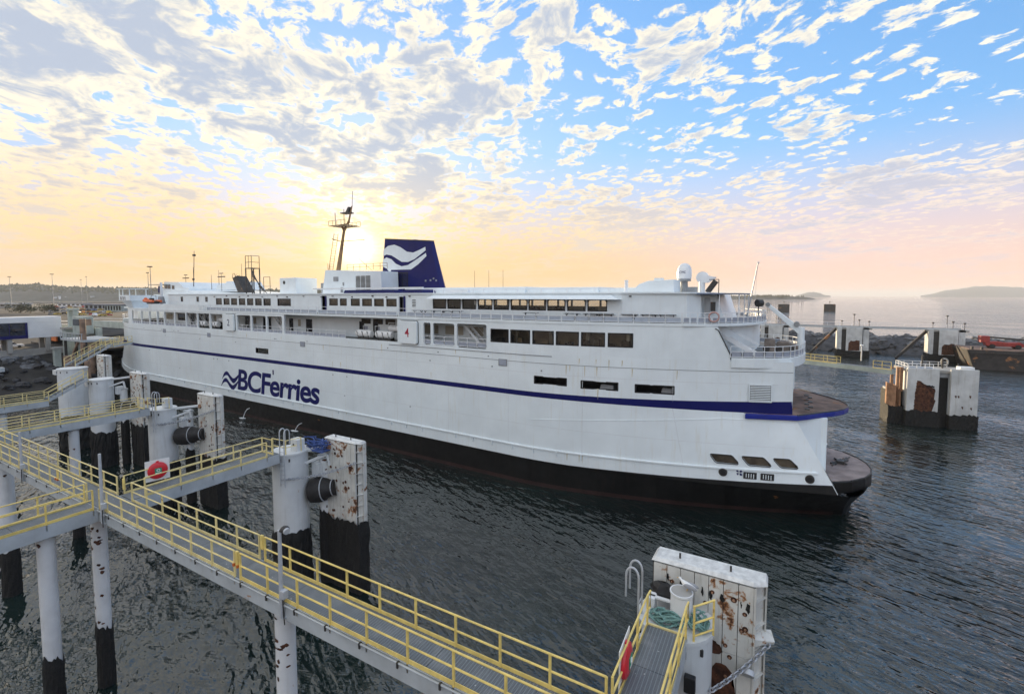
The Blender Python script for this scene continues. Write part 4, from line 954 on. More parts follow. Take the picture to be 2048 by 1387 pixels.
# things standing or hanging on the ferry (own objects, placed in its frame)
FM = Matrix.Translation(sn_ * 42.5505) @ Matrix.Rotation(SROT, 4, 'Z')
def on_ferry(o, s, y, z, rz=0.0):
    p = FM @ Vector((s, y, z)); o.location = p; o.rotation_euler = (0, 0, SROT + rz); return o
rb = thing('rescue_boat', 'orange inflatable rescue boat under its davit on the ferry bow', 'boat', group=None)
q = MB(); pts = []
for k in range(13):
    t = k / 12; pts.append((-4 + 8 * t, .85 * min(1, (t * 6 + .15)) , .55 + .5 * max(0, .25 - t) * 3))
q.tube([(-4.2, 0, 1.25)] + [(x, y, z) for x, y, z in pts], .32, 8); q.tube([(-4.2, 0, 1.25)] + [(x, -y, z) for x, y, z in pts], .32, 8); q.build('inflatable_tube', ORANGE, rb, True)
q = MB(); q.hexa([(-3.2, 0, -.2), (3.8, -.5, -.1), (3.8, .5, -.1), (-3.2, .02, -.2)], [(-4, -.3, .9), (3.9, -.8, .5), (3.9, .8, .5), (-4, .3, .9)]); q.build('boat_hull', DKMET, rb)
q = MB(); q.box(-.3, .8, -.4, .4, .4, 1.3); q.bar((1.5, -.6, .6), (1.8, -.5, 2.0), .08); q.bar((1.5, .6, .6), (1.8, .5, 2.0), .08); q.bar((1.8, -.5, 2), (1.8, .5, 2), .08); q.build('boat_console', DKMET, rb)
on_ferry(rb, -112.6, .6, 18.45); rb.scale = (.62, .8, .8)
q = MB(); q.cyl((-112.2, 2.2, 17.4), (-112.0, 2.2, 22.7), .28, .22, 10); f = q.build('boat_davit', W_RAIL, ferry, True)
q = MB(); q.cyl((-112.9, 2.2, 20.6), (-112.85, 2.2, 22), .24, .2, 8); q.build('davit_ram', BLUE, f)
q = MB(); q.cyl((-112.2, 2.2, 18.4), (-112.2, 2.2, 19.8), .8, .5, 8); q.build('davit_winch', GREYB, f)
tb = None
tbs = [-40.7, -38.9, -37.4, -36.0, -34.7, -24.6, -20.0, -18.0, -16.6, -14.3, -12.5, -10.9]
for i, s_ in enumerate(tbs):
    lab = 'dark slatted picnic table on the ferry upper deck, %s from the funnel end' % ORD[i]
    if tb is None:
        tb = thing('picnic_table', lab, 'picnic table', group='picnic tables on the ferry deck'); ch_ = []
        q = MB(); [q.box(-.8, .8, -.36 + .15 * k, -.24 + .15 * k, .70, .74) for k in range(5)]; ch_.append(q.build('table_top', TBL, tb))
        for y in (-.8, .62): q = MB(); q.box(-.8, .8, y, y + .2, .42, .46); ch_.append(q.build('bench', TBL, tb))
        for x in (-.6, .55): q = MB(); q.bar((x, -.8, .02), (x, .25, .7), .06); q.bar((x, .8, .02), (x, -.25, .7), .06); q.bar((x, -.8, .4), (x, .8, .4), .05); ch_.append(q.build('leg', TBL, tb))
        o = tb
    else:
        o = tb.copy(); COL.objects.link(o); o['label'] = lab
        for c in ch_: d_ = c.copy(); COL.objects.link(d_); d_.parent = o
    on_ferry(o, s_, 1.35 + max(0, dyf(s_)), 17.45, (i % 3) * .12)

# ================================================================== docks: walkways, piles, dolphins, fenders (world metres)
DZ, RH = 9.74, 0.97
CAPW = mat('dropping stained cap', (0.68, 0.68, 0.66), 0.6, var=0.2, vscale=4.0, rust=0.12, rscale=2.5)
PM = {}
def post(parent, x, y, z, h=RH, mt=YEL, w=0.06):
    k = (round(h, 3), mt.name, w)
    if k not in PM:
        b = MB(); b.box(-w / 2, w / 2, -w / 2, w / 2, -0.28, h); PM[k] = b.mesh('post', mt)
    return link('post', PM[k], parent, 0.0, (x, y, z))
def rails(parent, pts, z, mt=YEL, h=RH, sp=1.55, toe=True, first=0.0, r=0.03):
    """guard rail along a plan polyline: round top and middle rail, toe board, single posts"""
    P = [Vector((p[0], p[1], p[2] if len(p) > 2 else z)) for p in pts]
    for nm, k in (('top_rail', 1.0), ('middle_rail', 0.52)):
        b = MB(); b.tube([p + Vector((0, 0, h * k)) for p in P], r, 8); b.build(nm, mt, parent, True)
    for i, (a, c) in enumerate(zip(P[:-1], P[1:])):
        d = c - a; L = d.length; n = max(1, round((L - first) / sp))
        if toe: b = MB(); b.bar(a + Vector((0, 0, .06)), c + Vector((0, 0, .06)), .02, .13); b.build('toe_board', mt, parent)
        for k in range(n + 1):
            if k == 0 and i > 0: continue
            p = a + d * ((first + (L - first) * k / n) / L); post(parent, p.x, p.y, p.z, h, mt)
def walkway(name, label, ax, a0, a1, c0, c1, z=DZ, depth=0.62, z1=None, mt=GIRD, plen=3.05):
    """steel footbridge: two channel girders, cross members and separate grating panels; ax 'x' or 'y' is its run"""
    z1 = z if z1 is None else z1
    cx = ((a0 + a1) / 2, (c0 + c1) / 2) if ax == 'x' else ((c0 + c1) / 2, (a0 + a1) / 2)
    t = thing(name, label, 'walkway', (cx[0], cx[1], z))
    o = Vector((cx[0], cx[1], z))
    def P(a, c, zz): return (Vector((a, c, zz)) if ax == 'x' else Vector((c, a, zz))) - o
    zf = lambda a: z + (z1 - z) * (a - a0) / (a1 - a0)
    for c, sg in ((c0, 1), (c1, -1)):
        b = MB()
        for ca, cb, dz0, dz1 in ((0, .03, -depth, -.02), (.03, .16, -.05, -.02), (.03, .16, -depth, -depth + .03)):
            lo, hi = sorted((c + sg * ca, c + sg * cb))
            b.hexa([P(a0, lo, zf(a0) + dz0), P(a1, lo, zf(a1) + dz0), P(a1, hi, zf(a1) + dz0), P(a0, hi, zf(a0) + dz0)],
                   [P(a0, lo, zf(a0) + dz1), P(a1, lo, zf(a1) + dz1), P(a1, hi, zf(a1) + dz1), P(a0, hi, zf(a0) + dz1)])
        b.build('girder', mt, t)
    n = max(1, round((a1 - a0) / plen))
    for k in range(n):
        s0 = a0 + (a1 - a0) * k / n + .008; s1 = a0 + (a1 - a0) * (k + 1) / n - .008; b = MB()
        b.hexa([P(s0, c0 + .05, zf(s0) - .015), P(s1, c0 + .05, zf(s1) - .015), P(s1, c1 - .05, zf(s1) - .015), P(s0, c1 - .05, zf(s0) - .015)],
               [P(s0, c0 + .05, zf(s0) + .015), P(s1, c0 + .05, zf(s1) + .015), P(s1, c1 - .05, zf(s1) + .015), P(s0, c1 - .05, zf(s0) + .015)])
        b.build('grating_panel', GRATE, t)
        b = MB(); lo = (s0 + s1) / 2; b.hexa([P(lo - .04, c0 + .16, zf(lo) - .3), P(lo + .04, c0 + .16, zf(lo) - .3), P(lo + .04, c1 - .16, zf(lo) - .3), P(lo - .04, c1 - .16, zf(lo) - .3)],
                                               [P(lo - .04, c0 + .16, zf(lo) - .06), P(lo + .04, c0 + .16, zf(lo) - .06), P(lo + .04, c1 - .16, zf(lo) - .06), P(lo - .04, c1 - .16, zf(lo) - .06)]); b.build('cross_beam', mt, t)
    return t, o
def local(o, pts): return [(p[0] - o.x, p[1] - o.y) + ((p[2] - o.z,) if len(p) > 2 else ()) for p in pts]

# main walkway, parallel to the berth
mw_, mo_ = walkway('footbridge', 'long grey footbridge with yellow rails crossing the foreground', 'x', -75.0, 4.0, 9.5, 10.7)
def L(*pts): return local(mo_, pts)
rails(mw_, L((-75, 9.53), (-29.62, 9.53)), 0, YEL2, sp=1.55)
rails(mw_, L((-28.2, 9.53), (-27.4, 9.53), (-17.0, 9.53)), 0, YEL2, sp=1.45)
rails(mw_, L((-16.65, 9.53), (4, 9.53)), 0, YEL, sp=1.55)
rails(mw_, L((-75, 10.67), (-51.2, 10.67)), 0, YEL2)
rails(mw_, L((-49.3, 10.67), (-29.35, 10.67)), 0, YEL2)
rails(mw_, L((-27.75, 10.67), (-17.3, 10.67)), 0, YEL2, sp=1.5)
rails(mw_, L((-16.95, 10.67), (-3.35, 10.67)), 0, YEL, sp=1.6)
rails(mw_, L((-1.9, 10.67), (4, 10.67)), 0, YEL)
for x, y in ((-16.82, 9.53), (-17.12, 10.67), (-33.2, 9.53), (-28.6, 10.67)):
    b = MB(); b.box(-.07, .07, -.035, .035, .45, 1.0); b.build('gate_latch', YEL, mw_, loc=(x - mo_.x, y - mo_.y, 0))
for x in (-16.9, -33.3):
    b = MB(); b.box(-.12, -.05, -.05, .05, .42, .52); b.build('red_pin', OLIFT, mw_, loc=(x - mo_.x, 9.5 - mo_.y, 0)); b = MB(); b.box(.12, .19, -.05, .05, .42, .52); b.build('red_pin', OLIFT, mw_, loc=(x - mo_.x, 9.5 - mo_.y, 0))
hk = None
for k in range(50):                                   # pipe hooks on the girder face
    x = -72 + k * 1.5
    if hk is None: b = MB(); b.box(-.03, .03, -.10, 0, -.07, -.03); b.box(-.03, .03, -.10, -.06, -.2, -.07); hk = b.mesh('pipe_hook', DKMET)
    link('pipe_hook', hk, mw_, 0, (x - mo_.x, 9.5 - mo_.y, 0))
b = MB(); b.tube([(-75 - mo_.x, 9.44 - mo_.y, -.06), (4 - mo_.x, 9.44 - mo_.y, -.06)], .03, 6); b.build('service_pipe', GIRD, mw_, True)

# branch walkways
A_, ao = walkway('footbridge', 'grey side footbridge carrying the round red lifebuoy on its white board', 'y', 10.72, 18.75, -29.2, -27.9, plen=2.6)
rails(A_, local(ao, [(-29.17, 10.9), (-29.17, 18.4), (-28.05, 18.4)]), 0, YEL2, sp=1.75)
rails(A_, local(ao, [(-27.93, 11.3), (-27.93, 17.9)]), 0, YEL2, sp=1.7)
D_, do = walkway('footbridge', 'short grey footbridge leaving the picture at the lower left edge', 'y', 1.0, 9.48, -29.55, -28.25, plen=2.8)
rails(D_, local(do, [(-29.52, 1), (-29.52, 9.4)]), 0, YEL, sp=1.75)
rails(D_, local(do, [(-28.28, 1), (-28.28, 9.3)]), 0, YEL, sp=1.75)
E_, eo = walkway('footbridge', 'short grey gangway with red lifebuoy leading to the nearest fender', 'y', 10.72, 14.42, -3.25, -2.05, plen=1.85)
rails(E_, local(eo, [(-3.22, 10.75), (-3.22, 14.35)]), 0, YEL, sp=1.2)
rails(E_, local(eo, [(-2.08, 10.75), (-2.08, 14.35)]), 0, YEL, sp=1.2)
for x in (-3.22, -2.08):
    b = MB(); b.tube([(x - eo.x, 14.35 - eo.y, RH), (x - eo.x + .02, 14.62 - eo.y, RH), (x - eo.x + .02, 14.62 - eo.y, .45), (x - eo.x, 14.35 - eo.y, .45)], .03, 8); b.build('rail_return', YEL, E_, True)
b = MB(); b.box(-.6, .6, 3.7 / 2 - .06, 3.7 / 2, .0, .06); b.build('threshold_bar', YEL2, E_)
B_, bo = walkway('footbridge', 'grey footbridge with pale yellow rails leading to the second dolphin', 'y', 10.72, 20.7, -50.8, -49.5, plen=2.5)
rails(B_, local(bo, [(-50.77, 10.8), (-50.77, 20.3), (-49.6, 20.3)]), 0, YEL2, sp=1.75)
rails(B_, local(bo, [(-49.53, 11.0), (-49.53, 19.9)]), 0, YEL2, sp=1.75)
C_, co = walkway('footbridge', 'low grey footbridge at the far left before the stairs', 'y', 10.72, 19.2, -69.4, -68.1, z=8.7, plen=2.5)
rails(C_, local(co, [(-69.37, 10.8), (-69.37, 19.2)]), 0, YEL2, sp=1.7); rails(C_, local(co, [(-68.13, 10.8), (-68.13, 19.2)]), 0, YEL2, sp=1.7)
def stairs(name, label, p0, p1, wv, n, mt=YEL2):
    """open steel stair between two points; wv is the sideways half width vector"""
    p0, p1, wv = Vector(p0), Vector(p1), Vector(wv)
    t = thing(name, label, 'stairs', p0); d = p1 - p0
    for sg in (-1, 1):
        b = MB(); b.bar(wv * sg, d + wv * sg, .06, .28); b.build('stringer', GIRD, t)
        rails(t, [tuple(wv * sg), tuple(d + wv * sg)], 0, mt, sp=1.4, toe=False)
    for k in range(n):
        q_ = d * ((k + .5) / n); u_ = d.normalized(); u_ = Vector((u_.x, u_.y, 0)).normalized() * .12
        b = MB(); b.hexa([q_ - wv - u_, q_ + wv - u_, q_ + wv + u_, q_ - wv + u_], [q_ - wv - u_ + Vector((0, 0, .04)), q_ + wv - u_ + Vector((0, 0, .04)), q_ + wv + u_ + Vector((0, 0, .04)), q_ - wv + u_ + Vector((0, 0, .04))]); b.build('tread', GRATE, t)
    return t
stairs('stair_flight', 'grey stair flight with yellow rails rising to a far left dolphin', (-68.75, 19.2, 8.7), (-68.75, 22.6, 10.5), (.6, 0, 0), 9)
stairs('stair_flight', 'yellow railed stair climbing beside the ferry bow towards the ramp', (-81.7, 25.3, 10.7), (-88.0, 31.6, 12.5), (.42, .42, 0), 12)
W2 = thing('landing_platform', 'small pale landing at the head of the climbing stair by the ferry bow', 'platform', (-90, 33.6, 12.5), R(135))
b = MB(); b.box(-2.8, 2.8, -.9, .9, -.35, -.03); b.build('frame', GIRD, W2); b = MB(); b.box(-2.7, 2.7, -.8, .8, -.03, .0); b.build('grating_panel', GRATE, W2)
rails(W2, [(-2.8, -.85), (2.8, -.85)], 0, YEL2, sp=1.4); rails(W2, [(-2.8, .85), (2.8, .85)], 0, YEL2, sp=1.4)
# piles
def growth(parent, c, r, z0, z1, seed, n=34):
    rn = random.Random(seed); b = MB(); prof = []
    m_ = 9; i = 0
    for j in range(m_ + 1):
        z = z0 + (z1 - z0) * j / m_
        for k in range(n):
            t = 2 * math.pi * k / n; q_ = r * (1.05 + rn.uniform(0.0, .16) * (1 if j < m_ else .05))
            zz = z + ((.16 * math.sin(2.1 * t + seed) + .1 * math.sin(5.3 * t + 2 * seed) + rn.uniform(-.09, .09)) if j == m_ else rn.uniform(-.06, .06)); b.v.append((c[0] + q_ * math.cos(t), c[1] + q_ * math.sin(t), zz))
    for j in range(m_):
        for k in range(n): b.f.append((j * n + k, j * n + (k + 1) % n, (j + 1) * n + (k + 1) % n, (j + 1) * n + k))
    return b.build('mussel_growth', GROW, parent, False)
def pile(label, x, y, zt, r=.33, mt=PILEW, zg=3.3, lean=0.0, seed=1, patches=0):
    t = thing('pile', label, 'pile', (x, y, 0))
    b = MB(); b.cyl((0, 0, -1), (0, 0, zt), r, r, 20); b.build('shaft', mt, t, True)
    growth(t, (0, 0), r, -.8, zg, seed)
    b = MB(); b.box(-r * .9, r * .9, -r * .9, r * .9, zt - .02, zt + .14); b.build('cap_plate', GIRD, t)
    rn = random.Random(seed + 50)
    for k in range(patches):                          # blistered rust spots
        a = rn.uniform(-2.6, -.2); z = rn.uniform(zg, zt - .2) if k % 3 else rn.uniform(zt - 1.6, zt - .1); w_ = rn.uniform(.05, .16); h_ = rn.uniform(.04, .12); b = MB(); pts = []
        for j in range(9):
            u_ = 2 * math.pi * j / 9; f_ = rn.uniform(.6, 1.2); aa = a + w_ / r * math.cos(u_) * f_
            pts.append(((r + .006) * math.cos(aa), (r + .006) * math.sin(aa), z + h_ * math.sin(u_) * f_))
        pts.append(((r + .012) * math.cos(a), (r + .012) * math.sin(a), z)); b.v = pts; b.f = [(j, (j + 1) % 9, 9) for j in range(9)]
        b.build('rust_patch', RUSTM, t)
    return t
pile('white pile under the lower left footbridge, dark growth at its foot', -28.9, 7.75, 8.98, .33, PILEW, 3.25, seed=3, patches=2)
pile('white pile blotched with rust at the footbridge crossing', -29.6, 9.92, 8.98, .32, PILEW, 3.2, seed=4, patches=24)
pile('white pile with rusty head under the middle of the long footbridge', -15.0, 10.1, 8.98, .34, PILEW, 2.2, seed=5, patches=16)
pile('thick pale pile standing at the left picture edge', -44.2, 10.1, 8.98, .42, PILEW, 3.2, seed=6, patches=2)
pile('pale pile under the second footbridge near its middle', -50.1, 15.5, 8.98, .34, PILEW, 2.8, seed=7, patches=5)
pile('pale pile carrying the low footbridge at the far left', -68.75, 15.8, 7.95, .34, PILEW, 3.0, seed=8)
pile('pile hidden in shade beyond the second footbridge', -50.1, 11.2, 8.98, .34, PILEW, 3.0, seed=9)

# mooring dolphins
def dolphin(label, x, y, zt=9.55, r=1.12, zg=4.2, mt=DOLW, seed=1, cap=True):
    t = thing('dolphin', label, 'dolphin', (x, y, 0))
    b = MB(); b.cyl((0, 0, -1), (0, 0, zt - .12), r, r, 32); b.build('shaft', mt, t, True)
    b = MB(); b.cyl((0, 0, zt - .12), (0, 0, zt), r + .06, r + .06, 32); b.build('cap_plate', mt, t, True)
    growth(t, (0, 0), r * .97, -.8, zg, seed, 48)
    for k in range(5):
        a = R(-150 + k * 28); b = MB(); b.prism([(-.05, 0), (.05, 0), (.03, .06), (-.03, .06)], zt - .5, zt - .3); o = b.build('lug', DKMET, t); o.location = ((r) * math.cos(a), (r) * math.sin(a), 0); o.rotation_euler = (0, 0, a - R(90))
    b = MB(); b.box(-r * .75, -.1, -r - .12, -r * .55, zt - .75, zt - .15); b.build('bearing_bracket', mt, t)
    return t
def fender_panel(label, x0, x1, y0, y1, zt, zb, nsl, seed, mt=FEND, ribs=7, near=False):
    """slab wall: vertical steel slabs, bevelled cap, open right edge with rib plates, rusty bolts"""
    rn = random.Random(seed); xc = (x0 + x1) / 2
    t = thing('dock_bumper', label, 'fender', (xc, y0, 0)); ox, oy = xc, y0
    ex = x1 - (x1 - x0) * .10; w_ = (ex - x0 - .08) / nsl; D = y1 - y0
    zm = zt - (zt - zb) * .30
    for k in range(nsl):
        a = x0 + .08 + k * w_
        for za, zb_ in ((zb, zm - .008), (zm + .008, zt - .16)):
            b = MB(); off = rn.uniform(0, .012); b.box(a + .01 - ox, a + w_ - .01 - ox, off, .16, za, zb_); b.build('slab', mt, t)
    b = MB(); b.box(x0 + .02 - ox, ex - .02 - ox, .165, .24, zb, zt - .18); b.build('backing_plate', DKMET, t)
    b = MB(); b.box(x0 + .02 - ox, x1 - ox, D - .14, D, zb, zt - .18); b.build('rubbing_face', mt, t)
    b = MB(); b.hexa([(x0 - ox, -.02, zt - .1), (ex - ox, -.02, zt - .1), (x1 + .02 - ox, .3, zt - .16), (x1 + .02 - ox, D + .02, zt - .16), (x0 - ox, D + .02, zt - .16)],
                     [(x0 + .12 - ox, .1, zt), (ex - .02 - ox, .1, zt), (x1 - .04 - ox, .36, zt), (x1 - .04 - ox, D - .06, zt), (x0 + .12 - ox, D - .06, zt)]); b.build('cap', CAPW, t, bevel=.015)
    b = MB(); b.bar((ex - ox + .03, .03, zb), (ex - ox + .03, .03, zt - .16), .06, .1); b.build('edge_flange', mt, t); b = MB(); b.bar((x1 - ox - .02, D - .2, zb), (x1 - ox - .02, D - .2, zt - .16), .05, .2); b.build('edge_flange', mt, t)
    b = MB(); b.quad((x1 - ox - .03, D - .15, zb), (ex - ox + .03, .24, zb), (ex - ox + .03, .24, zt - .17), (x1 - ox - .03, D - .15, zt - .17)); b.build('edge_web', mt, t)
    for k in range(ribs):
        z = zt - .7 - k * (zt - zb - .8) / ribs; b = MB(); b.hexa([(ex - ox + .02, .0, z), (x1 - ox + .01, D - .25, z), (x1 - ox - .04, D - .15, z), (ex - ox + .02, .25, z)], [(ex - ox + .02, .0, z + .03), (x1 - ox + .01, D - .25, z + .03), (x1 - ox - .04, D - .15, z + .03), (ex - ox + .02, .25, z + .03)]); b.build('rib', mt, t)
    for k in range(34 if near else 20):
        u_ = x0 + .2 + (ex - x0 - .4) * rn.random(); v_ = zt - .5 - (zt - zb - 1.0) * rn.random() ** 1.2; r_ = rn.uniform(.05, .10) * (1.25 if near else 1.1); b = MB()
        b.cyl((u_ - ox, 0.005, v_), (u_ - ox, -.018, v_), r_, r_ * .8, 9); f_ = b.build('bolt_patch', RUSTM, t)
        if near: b = MB(); b.cyl((u_ - ox, -.01, v_), (u_ - ox, -.05, v_), r_ * .45, r_ * .4, 6); b.build('bolt', RUSTP, f_)
    for k in range(2):
        u_ = x0 + (x1 - x0) * (.25 + .45 * k); b = MB(); b.box(u_ - ox - .03, u_ - ox + .03, D * .4, D * .4 + .05, zt, zt + .18); b.build('lifting_eye', DKMET, t)
    return t
def wear(parent, poly, y, name='rust_wear', mt=RUSTM, seed=0):
    b = MB(); rn = random.Random(seed); P_ = []
    for (x0, z0), (x1, z1) in zip(poly, poly[1:] + poly[:1]):
        L_ = math.hypot(x1 - x0, z1 - z0); n_ = max(3, int(L_ / .12)); ph = rn.uniform(0, 6)
        for k in range(n_):
            u_ = k / n_; w1_ = .05 * min(1, L_) * math.sin(ph + k * 1.7); P_.append((x0 + (x1 - x0) * u_ + w1_ + rn.uniform(-.035, .035) * min(1, L_ * 2), y, z0 + (z1 - z0) * u_ + w1_ * .7 + rn.uniform(-.05, .05) * min(1, L_ * 2)))
    bm2 = bmesh.new(); vs_ = [bm2.verts.new(p) for p in P_]; bmesh.ops.triangulate(bm2, faces=[bm2.faces.new(vs_)])
    me = bpy.data.meshes.new(name); bm2.to_mesh(me); bm2.free(); me.materials.append(mt); return link(name, me, parent)
def growth_slab(parent, x0, x1, y0, y1, z0, z1, seed):
    rn = random.Random(seed); b = MB(); n = 14; rows = 7; ring_ = []
    for k in range(n): ring_.append((x0 + (x1 - x0) * k / (n - 1), y0))
    for k in range(3): ring_.append((x1, y0 + (y1 - y0) * (k + 1) / 3))
    for k in range(n - 1): ring_.append((x1 - (x1 - x0) * (k + 1) / (n - 1), y1))
    N = len(ring_)
    for j in range(rows):
        for x, y in ring_:
            b.v.append((x + rn.uniform(-.04, .1), y - rn.uniform(0.0, .12) * (1 if y < (y0 + y1) / 2 else -1), z0 + (z1 - z0) * j / (rows - 1) + rn.uniform(-.1, .35 if j == rows - 1 else .1)))
    for j in range(rows - 1):
        for k in range(N): b.f.append((j * N + k, j * N + (k + 1) % N, (j + 1) * N + (k + 1) % N, (j + 1) * N + k))
    return b.build('mussel_growth', GROW, parent)
def rubber(label, p, q_, r=.75):
    p, q_ = Vector(p), Vector(q_); t = thing('berthing_cone', label, 'berthing cone', p); d = q_ - p
    prof = [(0, r * .72), (.06, r * .98), (.32, r * 1.05), (.5, r), (.75, r * .72), (.92, r * .62), (1, r * .7)]
    for (a, ra), (c, rc) in zip(prof[:-1], prof[1:]): pass
    b = MB(); ax_ = d.normalized(); u_ = ax_.cross(Vector((0, 0, 1))).normalized(); v_ = ax_.cross(u_); n = 20
    for a, ra in prof:
        for k in range(n): th = 2 * math.pi * k / n; b.v.append(tuple(d * a + u_ * ra * math.cos(th) + v_ * ra * math.sin(th)))
    for j in range(len(prof) - 1):
        for k in range(n): b.f.append((j * n + k, j * n + (k + 1) % n, (j + 1) * n + (k + 1) % n, (j + 1) * n + k))
    b.f.append(tuple(range(n))); b.f.append(tuple((len(prof) - 1) * n + k for k in range(n)))
    b.build('rubber_body', RUBB, t, True)
    for a, ra in ((.55, r * .98), (.9, r * .66)):
        b = MB(); b.tube([d * a + u_ * (ra + .02) * math.cos(R(20 * k)) + v_ * (ra + .02) * math.sin(R(20 * k)) for k in range(18)], .035, 6, True); b.build('strap', GALV, t, True)
    return t
LINK = None
def chain(label, p, q_, n, r=.085, sag=.15, mt=CHAIN):
    global LINK
    p, q_ = Vector(p), Vector(q_); t = thing('chain', label, 'chain', p)
    if LINK is None:
        b = MB(); b.tube([(.5 * math.cos(R(30 * k)) * (1.0), .32 * math.sin(R(30 * k)), 0) for k in range(12)], .12, 5, True); LINK = b.mesh('chain_link', mt, True)
    d = q_ - p; Lk = d.length / n
    for k in range(n):
        u_ = (k + .5) / n; pt = d * u_ - Vector((0, 0, sag * 4 * u_ * (1 - u_)))
        o = link('chain_link', LINK, t); tang = d.normalized() - Vector((0, 0, sag * 4 * (1 - 2 * u_) / d.length)); o.location = pt
        qq = tang.to_track_quat('X', 'Z'); o.rotation_mode = 'QUATERNION'; o.rotation_quaternion = qq @ Vector((1, 0, 0)).rotation_difference(Vector((1, 0, 0))) if k % 2 == 0 else qq @ Matrix.Rotation(R(90), 4, 'X').to_quaternion()
        o.scale = (Lk * 1.45, Lk * 1.45, Lk * 1.45)
    return t
def ladder(label, x, y, z0, z1, dirv=(1, 0), mt=GALV):
    """ladder with two round hoops above the deck"""
    t = thing('access_ladder', label, 'ladder', (x, y, z0)); h = z1 - z0; dx, dy = dirv
    for sg in (-1, 1):
        ox, oy = dx * .23 * sg, dy * .23 * sg; b = MB()
        pts = [(ox, oy, 0), (ox, oy, h - .3)] + [(ox + (-dy) * (.2 - .2 * math.cos(R(a))), oy + dx * (.2 - .2 * math.cos(R(a))), h - .3 + .3 * math.sin(R(a))) for a in range(20, 181, 20)] + [(ox - dy * .4, oy + dx * .4, h - 1.0)]
        b.tube(pts, .035, 8); b.build('stile', mt, t, True)
    for k in range(int((h - .9) / .3)): b = MB(); b.cyl((-dx * .23, -dy * .23, .2 + k * .3), (dx * .23, dy * .23, .2 + k * .3), .018, .018, 6); b.build('rung', mt, t)
    return t
def coil(name, label, c, mt, rx, ry, n, seed, r=.028, h=.25, cat='rope'):
    rn = random.Random(seed); t = thing(name, label, cat, c)
    for i in range(n):
        b = MB(); a0 = rn.uniform(0, 360); ra, rb_ = rx * rn.uniform(.55, 1), ry * rn.uniform(.5, 1); cx_, cy_, cz_ = rn.uniform(-.12, .12), rn.uniform(-.1, .1), .03 + h * rn.random()
        pts = [(cx_ + ra * math.cos(R(a0 + 18 * k)), cy_ + rb_ * math.sin(R(a0 + 18 * k)), cz_ + .07 * math.sin(R(54 * k + a0))) for k in range(18)]; b.tube(pts, r, 6); b.build('rope_turn', mt, t, True)
    return t

# nearest berth: E
dE = dolphin('white round dolphin under the end of the nearest gangway', -2.55, 15.35, 9.62, 1.12, 3.6, seed=21)
fE = fender_panel('largest rusty white fender panel, nearest the camera', -3.5, 0.02, 16.05, 16.95, 11.02, 2.6, 7, 31, ribs=9, near=True)
growth_slab(fE, -3.45 + 1.74, 1.76 - .05 + 0.0, -.06, .95, -.5, 3.2, 5)
wear(fE, [(-.1, 6.2), (.1, 7.6), (.35, 8.05), (.8, 8.0), (.95, 7.2), (.75, 6.0), (.85, 4.6), (.4, 3.4), (-.3, 3.0), (-.5, 4.4)], -.006, seed=4)
wear(fE, [(-.15, 8.55), (.0, 8.85), (.35, 8.78), (.5, 8.6), (.55, 8.42), (.2, 8.3)], -.006, seed=5); wear(fE, [(1.1, 6.6), (1.18, 7.2), (1.34, 7.0), (1.32, 6.3), (1.2, 6.0)], -.006, seed=6)
for (a, c, w_, h_) in ((-1.2, 10.5, .05, .22), (-.75, 10.45, .09, .3), (-.1, 10.35, .06, .28), (.15, 10.3, .08, .26), (.5, 10.3, .1, .24), (1.05, 10.25, .03, .2), (1.25, 10.2, .09, .3)):
    w_ *= .7; h_ *= .75
    wear(fE, [(a - w_, c - h_ * .4), (a - w_ * .6, c + h_ * .6), (a + w_ * .5, c + h_ * .5), (a + w_, c - h_ * .5), (a + w_ * .3, c - h_)], -.008, 'peeled_patch', GROW, int(a * 100) + 500)
b = MB(); b.hexa([(1.3, -.02, 8.9), (2.0, .55, 8.9), (1.9, .8, 8.9), (1.3, .4, 8.9)], [(1.3, -.02, 9.2), (2.02, .5, 9.02), (1.9, .8, 9.2), (1.3, .4, 9.3)]); b.build('chain_bracket', FEND, fE)
chain('galvanised chain slung from the dolphin to the nearest fender panel', (-1.42, 15.0, 7.85), (0.12, 16.35, 9.02), 17, sag=.12)
b = MB(); b.cyl((0, 0, -.1), (0, .12, 0), .2, .2, 14); tag(b.build('float_buoy', GALV, None, True, loc=(-.45, 15.85, 8.22)), 'small grey float hanging in the nearest fender chain', 'float')
lE = ladder('grey ladder with two hoops beside the nearest gangway end', -3.55, 14.75, 4.0, 11.35, (0, 1))
bol = thing('bollard', 'white round bollard with a gull on top at the gangway end', 'bollard', (-2.38, 15.35, 9.62))
b = MB(); b.lathe([(.42, 0), (.36, .06), (.34, .12), (.33, .82), (.36, .86), (.36, .92)], (0, 0, 0), 24); b.build('post', PAINTW, bol, True)
b = MB(); b.lathe([(.32, .92), (.30, .93)], (0, 0, 0), 24); b.build('top_plate', CONC, bol)
b = MB(); b.box(-1.0, -.3, -.06, .06, .42, .5); b.box(-1.0, -.8, -.2, .2, .0, .5); b.build('side_arm', PAINTW, bol, bevel=.02)
gl = thing('gull', 'grey and white gull perched on the white bollard', 'gull', (-2.2, 15.45, 10.54), R(-12))
b = MB()
ring_pts = [(-.30, .00, .16, .01), (-.2, 0, .17, .05), (-.08, 0, .17, .085), (.05, 0, .19, .10), (.15, 0, .22, .085), (.21, 0, .27, .055), (.24, 0, .31, .052), (.28, 0, .33, .045), (.315, 0, .325, .015)]
n = 10
for x, y, z, r_ in ring_pts:
    for k in range(n): th = 2 * math.pi * k / n; b.v.append((-x, r_ * math.cos(th), z + r_ * math.sin(th)))
for j in range(len(ring_pts) - 1):
    for k in range(n): b.f.append((j * n + k, j * n + (k + 1) % n, (j + 1) * n + (k + 1) % n, (j + 1) * n + k))
b.f += [tuple(range(n)), tuple((len(ring_pts) - 1) * n + k for k in range(n))]
